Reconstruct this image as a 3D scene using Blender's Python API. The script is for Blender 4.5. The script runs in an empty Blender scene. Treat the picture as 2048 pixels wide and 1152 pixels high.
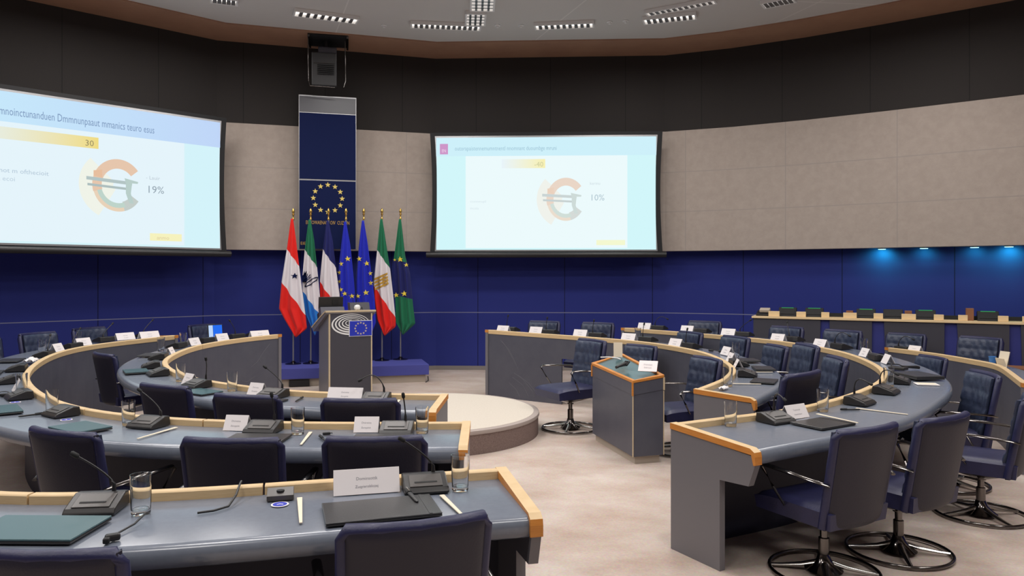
import bpy, math, random
from mathutils import Vector, Matrix
random.seed(7)
SC = bpy.context.scene
COL = SC.collection
PI = math.pi

# ------------------------------------------------------------------ camera
CH, FPX, HY = 1.70, 1500.0, 550.0      # eye height, focal length in pixels, horizon row
cam = bpy.data.cameras.new('camera')
cam.sensor_width = 36.0
cam.lens = FPX / 2048 * 36.0
cam.shift_y = (HY - 576.0) / 2048
cam.clip_start = 0.05
camo = bpy.data.objects.new('camera', cam)
camo.location = (0, 0, CH)
camo.rotation_euler = (PI / 2, 0, 0)
COL.objects.link(camo)
SC.camera = camo

def at(px, py, z):
    """floor-plan position of a point of known height seen in that direction"""
    k = (py - HY) / (CH - z)
    return Vector(((px - 1024) / k, FPX / k))

def lift(Y):
    return max(0.0, min(1.15, (Y - 5.0) / 5.5))

def zt(Y):                 # worktop height: the far side of the horseshoe stands a little higher
    return 0.74 + 0.15 * lift(Y)

def rail_pt(px, py):
    Y = 6.0
    for _ in range(40):
        z = zt(Y) + 0.04
        Y = 0.5 * Y + 0.5 * FPX * (CH - z) / (py - HY)
    return Vector(((px - 1024) * Y / FPX, Y))

def desk_pt(px, py):
    Y = 6.0
    for _ in range(40):
        Y = 0.5 * Y + 0.5 * FPX * (CH - zt(Y)) / (py - HY)
    return Vector(((px - 1024) * Y / FPX, Y))

# ------------------------------------------------------------------ materials
def srgb(r, g, b):
    def f(c):
        c /= 255.0
        return c / 12.92 if c <= 0.04045 else ((c + 0.055) / 1.055) ** 2.4
    return (f(r), f(g), f(b), 1.0)

MATS = {}
def mat(name, col, rough=0.5, metal=0.0, noise=None, bump=None, spec=0.5, emit=None, estr=1.0, coat=0.0):
    """noise=(scale, amount, second colour), bump=(scale, strength)"""
    m = bpy.data.materials.new(name)
    m.use_nodes = True
    nt = m.node_tree
    b = nt.nodes['Principled BSDF']
    b.inputs['Base Color'].default_value = col
    b.inputs['Roughness'].default_value = rough
    b.inputs['Metallic'].default_value = metal
    b.inputs['Specular IOR Level'].default_value = spec
    b.inputs['Coat Weight'].default_value = coat
    tc = nt.nodes.new('ShaderNodeTexCoord')
    if noise:
        n = nt.nodes.new('ShaderNodeTexNoise')
        n.inputs['Scale'].default_value = noise[0]
        n.inputs['Detail'].default_value = 6
        n.inputs['Roughness'].default_value = 0.6
        r = nt.nodes.new('ShaderNodeValToRGB')
        r.color_ramp.elements[0].position = 0.35
        r.color_ramp.elements[1].position = 0.65
        r.color_ramp.elements[0].color = col
        r.color_ramp.elements[1].color = noise[1]
        nt.links.new(tc.outputs['Object'], n.inputs['Vector'])
        nt.links.new(n.outputs['Fac'], r.inputs['Fac'])
        nt.links.new(r.outputs['Color'], b.inputs['Base Color'])
    if bump:
        n = nt.nodes.new('ShaderNodeTexNoise')
        n.inputs['Scale'].default_value = bump[0]
        n.inputs['Detail'].default_value = 4
        bp = nt.nodes.new('ShaderNodeBump')
        bp.inputs['Strength'].default_value = bump[1]
        bp.inputs['Distance'].default_value = 0.01
        nt.links.new(tc.outputs['Object'], n.inputs['Vector'])
        nt.links.new(n.outputs['Fac'], bp.inputs['Height'])
        nt.links.new(bp.outputs['Normal'], b.inputs['Normal'])
    if emit:
        b.inputs['Emission Color'].default_value = emit
        b.inputs['Emission Strength'].default_value = estr
    MATS[name] = m
    return m

def emission(name, col, s=1.0):
    m = bpy.data.materials.new(name)
    m.use_nodes = True
    nt = m.node_tree
    nt.nodes.clear()
    e = nt.nodes.new('ShaderNodeEmission')
    e.inputs['Color'].default_value = col
    e.inputs['Strength'].default_value = s
    o = nt.nodes.new('ShaderNodeOutputMaterial')
    nt.links.new(e.outputs[0], o.inputs[0])
    MATS[name] = m
    return m

def wood(name, c1, c2, rough=0.45):
    m = mat(name, c1, rough)
    nt = m.node_tree
    b = nt.nodes['Principled BSDF']
    tc = nt.nodes.new('ShaderNodeTexCoord')
    mp = nt.nodes.new('ShaderNodeMapping')
    mp.inputs['Scale'].default_value = (3, 3, 40)
    n = nt.nodes.new('ShaderNodeTexNoise')
    n.inputs['Scale'].default_value = 4
    n.inputs['Detail'].default_value = 5
    r = nt.nodes.new('ShaderNodeValToRGB')
    r.color_ramp.elements[0].color = c1
    r.color_ramp.elements[1].color = c2
    r.color_ramp.elements[0].position = 0.3
    r.color_ramp.elements[1].position = 0.7
    nt.links.new(tc.outputs['Object'], mp.inputs['Vector'])
    nt.links.new(mp.outputs['Vector'], n.inputs['Vector'])
    nt.links.new(n.outputs['Fac'], r.inputs['Fac'])
    nt.links.new(r.outputs['Color'], b.inputs['Base Color'])
    return m

def panelled(name, col, joint, rough, upitch, uoff, vlines, width=0.012, noise=None, bump=None, hcol=None):
    """wall covering with thin vertical joints every upitch metres and horizontal joints at the listed heights (UV in metres)"""
    m = mat(name, col, rough, noise=noise, bump=bump, spec=0.25)
    nt = m.node_tree
    b = nt.nodes['Principled BSDF']
    uv = nt.nodes.new('ShaderNodeUVMap')
    sx = nt.nodes.new('ShaderNodeSeparateXYZ')
    nt.links.new(uv.outputs['UV'], sx.inputs[0])
    def math_(op, a, c):
        n = nt.nodes.new('ShaderNodeMath')
        n.operation = op
        for i, v in enumerate((a, c)):
            if isinstance(v, (int, float)):
                n.inputs[i].default_value = v
            else:
                nt.links.new(v, n.inputs[i])
        return n.outputs[0]
    prev = b.inputs['Base Color'].links[0].from_socket if b.inputs['Base Color'].is_linked else None
    def mix(fac, c):
        nonlocal prev
        x = nt.nodes.new('ShaderNodeMix')
        x.data_type = 'RGBA'
        nt.links.new(fac, x.inputs[0])
        if prev is not None:
            nt.links.new(prev, x.inputs[6])
        else:
            x.inputs[6].default_value = col
        x.inputs[7].default_value = c
        prev = x.outputs[2]
    if upitch:
        s = math_('ADD', sx.outputs['X'], uoff)
        s = math_('MODULO', s, upitch)
        mix(math_('LESS_THAN', s, width), joint)
    for v in vlines:
        d = math_('ABSOLUTE', math_('SUBTRACT', sx.outputs['Y'], v), 0)
        mix(math_('LESS_THAN', d, width * 0.5), hcol or joint)
    nt.links.new(prev, b.inputs['Base Color'])
    return m

M_BLUEWALL = panelled('blue_wall', srgb(40, 49, 124), srgb(19, 24, 66), 0.75, 1.55, 50.4, [1.03], 0.014, bump=(300, 0.15), hcol=srgb(120, 122, 150))
M_BEIGE = panelled('beige_fabric', srgb(175, 163, 154), srgb(158, 150, 144), 0.9, 1.62, 50.75, [2.79, 3.47], 0.012, noise=(9, srgb(168, 156, 147)), bump=(160, 0.25))
M_BLACK = panelled('black_fabric', srgb(52, 49, 48), srgb(40, 38, 38), 0.95, 1.3, 50.0, [], 0.012, bump=(200, 0.2))
M_SIDE = mat('side_wall', srgb(90, 84, 80), 0.9)
M_CEIL = panelled('ceiling_board', srgb(205, 202, 199), srgb(220, 217, 214), 0.9, 3.1, 100.9, [6.2, 9.45], 0.02, bump=(90, 0.15))
M_SOFFIT = mat('brown_soffit', srgb(166, 128, 104), 0.8, noise=(2, srgb(156, 118, 96)))
M_CARPET = mat('carpet', srgb(204, 188, 174), 0.95, bump=(220, 0.35), spec=0.1)
def carpet_nodes(m):
    nt = m.node_tree
    b = nt.nodes['Principled BSDF']
    tc = nt.nodes.new('ShaderNodeTexCoord')
    mp = nt.nodes.new('ShaderNodeMapping')
    mp.inputs['Scale'].default_value = (1.0, 1.3, 1.0)
    mp.inputs['Rotation'].default_value = (0, 0, 0.5)
    n = nt.nodes.new('ShaderNodeTexNoise')
    n.inputs['Scale'].default_value = 1.7
    n.inputs['Detail'].default_value = 7
    n.inputs['Roughness'].default_value = 0.62
    r = nt.nodes.new('ShaderNodeValToRGB')
    e = r.color_ramp.elements
    e[0].position, e[0].color = 0.30, srgb(182, 161, 148)
    e[1].position, e[1].color = 0.68, srgb(205, 193, 184)
    n2 = nt.nodes.new('ShaderNodeTexNoise')
    n2.inputs['Scale'].default_value = 60
    n2.inputs['Detail'].default_value = 3
    mx = nt.nodes.new('ShaderNodeMix')
    mx.data_type = 'RGBA'
    mx.blend_type = 'OVERLAY'
    mx.inputs[0].default_value = 0.25
    nt.links.new(tc.outputs['Object'], mp.inputs['Vector'])
    nt.links.new(mp.outputs['Vector'], n.inputs['Vector'])
    nt.links.new(tc.outputs['Object'], n2.inputs['Vector'])
    nt.links.new(n.outputs['Fac'], r.inputs['Fac'])
    nt.links.new(r.outputs['Color'], mx.inputs[6])
    nt.links.new(n2.outputs['Color'], mx.inputs[7])
    nt.links.new(mx.outputs[2], b.inputs['Base Color'])
carpet_nodes(M_CARPET)
M_STAGETOP = mat('stage_carpet', srgb(214, 206, 194), 0.95, bump=(250, 0.3), noise=(60, srgb(206, 197, 184)), spec=0.1)
M_STAGESIDE = mat('stage_side_carpet', srgb(140, 122, 116), 0.95, noise=(120, srgb(112, 96, 92)), spec=0.1)
M_STAGERIM = mat('stage_rim', srgb(168, 156, 150), 0.8)
M_LAM = mat('grey_laminate', srgb(112, 119, 132), 0.22, noise=(40, srgb(116, 123, 136)), spec=0.7)
M_PANEL = mat('grey_panel', srgb(79, 80, 92), 0.42, noise=(5, srgb(85, 86, 97)))
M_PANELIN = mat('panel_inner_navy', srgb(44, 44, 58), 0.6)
M_PANELDARK = mat('dark_panel', srgb(64, 63, 72), 0.5)
M_ENDPANEL = mat('end_panel_grey', srgb(114, 112, 117), 0.4)
M_WOODL = wood('light_oak', srgb(222, 194, 150), srgb(212, 182, 136))
M_WOODO = wood('orange_oak', srgb(212, 142, 66), srgb(196, 124, 52))
M_WOODP = wood('pale_maple', srgb(206, 188, 158), srgb(196, 176, 144))
M_LEATHER = mat('navy_leather', srgb(38, 39, 76), 0.42, bump=(120, 0.12), noise=(14, srgb(33, 35, 69)))
M_LEATHERB = mat('navy_leather_back', srgb(30, 28, 44), 0.5, bump=(120, 0.1))
M_QUILT = mat('quilted_leather', srgb(54, 64, 86), 0.4, bump=(30, 0.35), noise=(9, srgb(44, 51, 74)))
M_CHROME = mat('chrome', srgb(190, 188, 184), 0.18, 1.0)
M_DCHROME = mat('smoked_chrome', srgb(112, 108, 106), 0.14, 1.0)
M_BLK = mat('black_plastic', srgb(34, 33, 35), 0.38)
M_BLKM = mat('matt_black', srgb(22, 22, 24), 0.7)
M_UNIT = mat('unit_plastic', srgb(40, 39, 40), 0.35)
M_UNITTOP = mat('unit_key_plate', srgb(74, 70, 68), 0.35)
M_PAPER = mat('white_card', srgb(236, 230, 230), 0.7)
M_CREAM = mat('cream_card', srgb(230, 218, 196), 0.7)
M_INK = mat('grey_ink', srgb(140, 138, 146), 0.8)
M_FOLDER = mat('dark_folder', srgb(54, 54, 56), 0.3, bump=(200, 0.1))
M_TEAL = mat('teal_reflection_and_top', srgb(66, 96, 102), 0.26)  # teal screen reflection painted into folder covers; also the lectern's teal top
M_SILVER = mat('brushed_silver', srgb(170, 170, 172), 0.35, 0.8)
M_WHITE = mat('white_paint', srgb(232, 232, 232), 0.5)
M_BLUECLOTH = mat('platform_blue', srgb(70, 74, 152), 0.8)
M_PLINTH = mat('plinth_beige', srgb(180, 168, 154), 0.8)
M_GOLD = mat('gold', srgb(214, 176, 98), 0.3, 1.0)
M_STAR = mat('star_yellow', srgb(240, 216, 80), 0.6)
M_NAVYBOARD = mat('navy_board', srgb(17, 28, 70), 0.7, spec=0.12, bump=(300, 0.05))
M_GREYBOARD = mat('grey_board', srgb(84, 84, 90), 0.3)
M_GOLDTXT = mat('gold_lettering', srgb(196, 156, 70), 0.5)
M_EUBLUE = mat('flag_plate_blue', srgb(28, 46, 178), 0.5)
M_BROWN = mat('brown_box', srgb(140, 92, 62), 0.6)
M_BRASS = mat('bronze_star', srgb(206, 190, 160), 0.6)
M_GREENLED = emission('green_led', srgb(80, 180, 110), 0.55)
M_TROFFER = emission('light_tube', srgb(255, 246, 236), 2.2)
M_SPOT = emission('cool_spot', srgb(150, 225, 255), 3.5)
M_TABLET = emission('tablet_screen', srgb(40, 110, 240), 1.0)
M_TABLET2 = emission('tablet_white', srgb(190, 215, 250), 1.0)

def glass_mat():
    m = bpy.data.materials.new('clear_glass')
    m.use_nodes = True
    nt = m.node_tree
    b = nt.nodes['Principled BSDF']
    b.inputs['Base Color'].default_value = (0.97, 0.98, 0.98, 1)
    b.inputs['Roughness'].default_value = 0.02
    b.inputs['Transmission Weight'].default_value = 1.0
    b.inputs['IOR'].default_value = 1.48
    return m
M_GLASS = glass_mat()

# ------------------------------------------------------------------ mesh building
class MB:
    def __init__(s):
        s.v, s.f, s.m = [], [], []
    def add(s, vs, fs, mi=0):
        o = len(s.v)
        s.v.extend([tuple(p) for p in vs])
        for f in fs:
            s.f.append(tuple(o + i for i in f))
            s.m.append(mi)
        return s
    def box(s, c, d, rz=0.0, rx=0.0, mi=0):
        hx, hy, hz = d[0] / 2, d[1] / 2, d[2] / 2
        R = Matrix.Rotation(rz, 3, 'Z') @ Matrix.Rotation(rx, 3, 'X')
        vs = [R @ Vector((x, y, z)) + Vector(c) for x, y, z in
              ((-hx, -hy, -hz), (hx, -hy, -hz), (hx, hy, -hz), (-hx, hy, -hz), (-hx, -hy, hz), (hx, -hy, hz), (hx, hy, hz), (-hx, hy, hz))]
        return s.add(vs, [(0, 3, 2, 1), (4, 5, 6, 7), (0, 1, 5, 4), (1, 2, 6, 5), (2, 3, 7, 6), (3, 0, 4, 7)], mi)
    def prism(s, poly, z0, z1, mi=0):
        """vertical prism over a plan polygon; z1 may be a list of heights"""
        n = len(poly)
        a = sum(poly[i][0] * poly[(i + 1) % n][1] - poly[(i + 1) % n][0] * poly[i][1] for i in range(n))
        if a < 0:
            poly = poly[::-1]
            if isinstance(z1, (list, tuple)): z1 = list(z1)[::-1]
            if isinstance(z0, (list, tuple)): z0 = list(z0)[::-1]
        t = z1 if isinstance(z1, (list, tuple)) else [z1] * n
        bt = z0 if isinstance(z0, (list, tuple)) else [z0] * n
        vs = [(p[0], p[1], bt[i]) for i, p in enumerate(poly)] + [(p[0], p[1], t[i]) for i, p in enumerate(poly)]
        fs = [tuple(range(n - 1, -1, -1)), tuple(range(n, 2 * n))]
        fs += [(i, (i + 1) % n, n + (i + 1) % n, n + i) for i in range(n)]
        return s.add(vs, fs, mi)
    def extr(s, poly, axis, a0, a1, mi=0):
        """extrude polygon (p,q): axis 'x' -> (a,p,q); axis 'y' -> (p,a,q)"""
        n = len(poly)
        def pt(a, p):
            return (a, p[0], p[1]) if axis == 'x' else (p[0], a, p[1])
        vs = [pt(a0, p) for p in poly] + [pt(a1, p) for p in poly]
        fs = [tuple(range(n)), tuple(range(2 * n - 1, n - 1, -1))]
        fs += [(i, n + i, n + (i + 1) % n, (i + 1) % n) for i in range(n)]
        return s.add(vs, fs, mi)
    def lathe(s, prof, seg=24, c=(0, 0, 0), mi=0, closed=False):
        n = len(prof)
        vs, fs = [], []
        for j in range(seg):
            a = 2 * PI * j / seg
            for r, z in prof:
                vs.append((c[0] + r * math.cos(a), c[1] + r * math.sin(a), c[2] + z))
        for j in range(seg):
            k = (j + 1) % seg
            for i in range(n - 1):
                fs.append((j * n + i, k * n + i, k * n + i + 1, j * n + i + 1))
        if not closed:
            if prof[0][0] > 1e-6: fs.append(tuple(j * n for j in range(seg - 1, -1, -1)))
            if prof[-1][0] > 1e-6: fs.append(tuple(j * n + n - 1 for j in range(seg)))
        else:
            for j in range(seg):
                k = (j + 1) % seg
                fs.append((j * n + n - 1, k * n + n - 1, k * n, j * n))
        return s.add(vs, fs, mi)
    def tube(s, pts, r, seg=8, mi=0, loop=False, flat=1.0):
        pts = [Vector(p) for p in pts]
        n = len(pts)
        vs, fs = [], []
        up = Vector((0, 0, 1))
        for i, p in enumerate(pts):
            t = (pts[(i + 1) % n] - pts[i - 1]) if (loop or 0 < i < n - 1) else (pts[1] - pts[0] if i == 0 else pts[-1] - pts[-2])
            t.normalize()
            a = up if abs(t.z) < 0.9 else Vector((0, 1, 0))
            x = t.cross(a).normalized()
            y = x.cross(t).normalized()
            rr = r[i] if isinstance(r, (list, tuple)) else r
            for j in range(seg):
                q = 2 * PI * j / seg
                vs.append(p + x * (rr * math.cos(q)) + y * (rr * flat * math.sin(q)))
        for i in range(n if loop else n - 1):
            k = (i + 1) % n
            for j in range(seg):
                l = (j + 1) % seg
                fs.append((i * seg + j, i * seg + l, k * seg + l, k * seg + j))
        if not loop:
            fs.append(tuple(range(seg - 1, -1, -1)))
            fs.append(tuple((n - 1) * seg + j for j in range(seg)))
        return s.add(vs, fs, mi)
    def grid(s, fn, nu, nv, mi=0):
        vs = [fn(i / nu, j / nv) for j in range(nv + 1) for i in range(nu + 1)]
        fs = [(j * (nu + 1) + i, j * (nu + 1) + i + 1, (j + 1) * (nu + 1) + i + 1, (j + 1) * (nu + 1) + i) for j in range(nv) for i in range(nu)]
        return s.add(vs, fs, mi)
    def build(s, name, m, parent=None, smooth=None, bevel=0.0, loc=None, seg=2):
        me = bpy.data.meshes.new(name)
        me.from_pydata(s.v, [], s.f)
        ms = m if isinstance(m, (list, tuple)) else [m]
        for x in ms:
            me.materials.append(x)
        if len(ms) > 1:
            for p, i in zip(me.polygons, s.m):
                p.material_index = i
        me.validate()
        if smooth is not None:
            for p in me.polygons:
                p.use_smooth = True
            me.set_sharp_from_angle(angle=math.radians(smooth))
        me.update()
        o = bpy.data.objects.new(name, me)
        COL.objects.link(o)
        if parent is not None:
            o.parent = parent
        if loc is not None:
            o.location = loc
        if bevel:
            b = o.modifiers.new('bevel', 'BEVEL')
            b.width = bevel
            b.segments = seg
            b.limit_method = 'ANGLE'
            b.angle_limit = math.radians(40)
        return o

def empty(name, loc=(0, 0, 0), rz=0.0):
    o = bpy.data.objects.new(name, None)
    o.empty_display_size = 0.1
    o.location = loc
    o.rotation_euler = (0, 0, rz)
    COL.objects.link(o)
    return o

def tag(o, label, cat, group=None):
    o['label'] = label
    o['category'] = cat
    if group:
        o['group'] = group
    return o

def structure(o):
    o['kind'] = 'structure'
    return o

def dup(root):
    kids = {}
    for c in COL.objects:
        if c.parent is not None:
            kids.setdefault(c.parent.name, []).append(c)
    def rec(o, par):
        n = o.copy()
        COL.objects.link(n)
        n.parent = par
        for c in kids.get(o.name, []):
            rec(c, n)
        return n
    return rec(root, None)

TEXTS = {}
def text_mesh(s, size, align='CENTER', shear=0.0, extrude=0.0):
    key = (s, size, align)
    if key in TEXTS:
        return TEXTS[key]
    cu = bpy.data.curves.new('lettering', 'FONT')
    cu.body = s
    cu.size = size
    cu.align_x = align
    cu.resolution_u = 2
    cu.extrude = extrude
    o = bpy.data.objects.new('lettering', cu)
    COL.objects.link(o)
    dg = bpy.context.evaluated_depsgraph_get()
    me = bpy.data.meshes.new_from_object(o.evaluated_get(dg))
    me.materials.clear()
    bpy.data.objects.remove(o)
    bpy.data.curves.remove(cu)
    TEXTS[key] = me
    return me

def text(name, s, size, m, parent, loc, rot, align='CENTER', sx=1.0):
    me = text_mesh(s, size, align).copy()
    me.materials.append(m)
    o = bpy.data.objects.new(name, me)
    COL.objects.link(o)
    o.parent = parent
    o.location = loc
    o.rotation_euler = rot
    o.scale = (sx, 1, 1)
    return o

def star_poly(cx, cy, r, rot=0.0, inner=0.42):
    return [(cx + (r if i % 2 == 0 else r * inner) * math.sin(rot + PI * i / 5), cy + (r if i % 2 == 0 else r * inner) * math.cos(rot + PI * i / 5)) for i in range(10)]

# ------------------------------------------------------------------ room

WALL = [(-6.2, -3.6), (-8.0, -1.6), (-9.1, 1.2), (-9.2, 4.3), (-8.7, 7.2), (-7.15, 10.05), (-4.81, 12.2), (-1.34, 13.24), (2.66, 13.04), (3.7, 12.62), (4.72, 12.05), (5.65, 11.42), (6.45, 10.83),
        (7.15, 10.3), (8.3, 8.7), (9.0, 6.6), (9.2, 4.3), (9.1, 1.2), (8.0, -1.6), (6.2, -3.6)]
WALL = [Vector(p) for p in WALL]

def offset(poly, d):
    """positive d moves the open wall line into the room"""
    out = []
    n = len(poly)
    for i in range(n):
        a = poly[max(i - 1, 0)]
        b = poly[min(i + 1, n - 1)]
        e1 = (poly[i] - a).normalized() if i > 0 else (b - poly[i]).normalized()
        e2 = (b - poly[i]).normalized() if i < n - 1 else e1
        n1 = Vector((e1.y, -e1.x))
        n2 = Vector((e2.y, -e2.x))
        m = (n1 + n2).normalized()
        out.append(poly[i] + m * (d / max(0.5, m.dot(n1))))
    return out

def wall_band(name, inner, thick, z0, z1, m):
    outer = offset(inner, -thick)
    n = len(inner)
    vs, fs, uvs = [], [], []
    s = [0.0]
    for i in range(1, n):
        s.append(s[-1] + (inner[i] - inner[i - 1]).length)
    mid = s[7]
    for line in (inner, outer):
        for z in (z0, z1):
            for i, p in enumerate(line):
                vs.append((p.x, p.y, z))
                uvs.append((s[i] - mid, z))
    for i in range(n - 1):
        a, b = i, i + 1
        fs += [(a, n + a, n + b, b), (2 * n + b, 3 * n + b, 3 * n + a, 2 * n + a), (a, b, 2 * n + b, 2 * n + a), (n + a, 3 * n + a, 3 * n + b, n + b)]
    fs += [(0, 2 * n, 3 * n, n), (n - 1, 2 * n - 1, 4 * n - 1, 3 * n - 1)]
    me = bpy.data.meshes.new(name)
    me.from_pydata(vs, [], fs)
    uvl = me.uv_layers.new(name='UVMap')
    for l in me.loops:
        uvl.data[l.index].uv = uvs[l.vertex_index]
    me.materials.append(m)
    o = bpy.data.objects.new(name, me)
    COL.objects.link(o)
    return structure(o)

ZB, ZM, ZC = 2.115, 4.18, 5.50
LOW = offset(WALL, -0.22)
UPP = offset(WALL, 0.06)
wall_band('wall_lower', LOW, 0.3, 0.0, ZB, M_BLUEWALL)
wall_band('wall_middle', UPP, 0.5, ZB, ZM, M_BEIGE)
wall_band('wall_upper', UPP, 0.5, ZM + 0.002, ZC, M_BLACK)
wall_band('baseboard_front', offset(LOW, 0.012), 0.012, 0.0, 0.075, mat('grey_baseboard', srgb(126, 120, 116), 0.6))
b = MB()
b.box((0, -3.75, 2.75), (13.5, 0.2, 5.5))
structure(b.build('wall_rear', M_SIDE))
b = MB()
b.prism([(p.x, p.y) for p in offset(WALL, -0.6)], -0.12, 0.0)
structure(b.build('floor', M_CARPET))
# ceiling: grey field inside a brown border
inner = [(p.x, p.y) for p in offset(WALL, 0.92)]
b = MB()
b.prism(inner, 5.52, 5.68)
co = b.build('ceiling', M_CEIL)
uvl = co.data.uv_layers.new(name='UVMap')
for l in co.data.loops:
    v = co.data.vertices[l.vertex_index].co
    uvl.data[l.index].uv = (v.x * 0.94 + v.y * 0.34, v.y * 0.94 - v.x * 0.1)
structure(co)
o1, i1 = offset(WALL, -0.3), offset(WALL, 0.95)
n = len(o1)
b = MB()
vs = [(p.x, p.y, 5.50) for p in o1] + [(p.x, p.y, 5.50) for p in i1] + [(p.x, p.y, 5.70) for p in o1] + [(p.x, p.y, 5.70) for p in i1]
fs = []
for i in range(n - 1):
    fs += [(i, i + 1, n + i + 1, n + i), (2 * n + i, 3 * n + i, 3 * n + i + 1, 2 * n + i + 1), (n + i, n + i + 1, 3 * n + i + 1, 3 * n + i), (i, 2 * n + i, 2 * n + i + 1, i + 1)]
b.add(vs, fs)
structure(b.build('trim_1', M_SOFFIT))

# ------------------------------------------------------------------ desks
CENTRE = Vector((-1.0, 8.2))

def smooth_curve(pts, n=64, win=2):
    pts = [Vector(p) for p in pts]
    ext = [pts[0] * 2 - pts[1]] + pts + [pts[-1] * 2 - pts[-2]]
    d = []
    for i in range(1, len(ext) - 2):
        p0, p1, p2, p3 = ext[i - 1:i + 3]
        for j in range(24):
            t = j / 24
            d.append(0.5 * ((2 * p1) + (p2 - p0) * t + (2 * p0 - 5 * p1 + 4 * p2 - p3) * t * t + (3 * p1 - p0 - 3 * p2 + p3) * t ** 3))
    d.append(pts[-1])
    def resample(c, n):
        L = [0.0]
        for i in range(1, len(c)):
            L.append(L[-1] + (c[i] - c[i - 1]).length)
        out, k = [], 0
        for i in range(n + 1):
            s = L[-1] * i / n
            while k < len(L) - 2 and L[k + 1] < s:
                k += 1
            t = (s - L[k]) / max(1e-9, L[k + 1] - L[k])
            out.append(c[k].lerp(c[k + 1], t))
        return out
    c = resample(d, n)
    for _ in range(win * 6):
        c = [c[0]] + [(c[i - 1] + c[i] * 2 + c[i + 1]) / 4 for i in range(1, n)] + [c[-1]]
    return resample(c, n)

class Desk:
    pass
DESKS = {}

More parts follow.
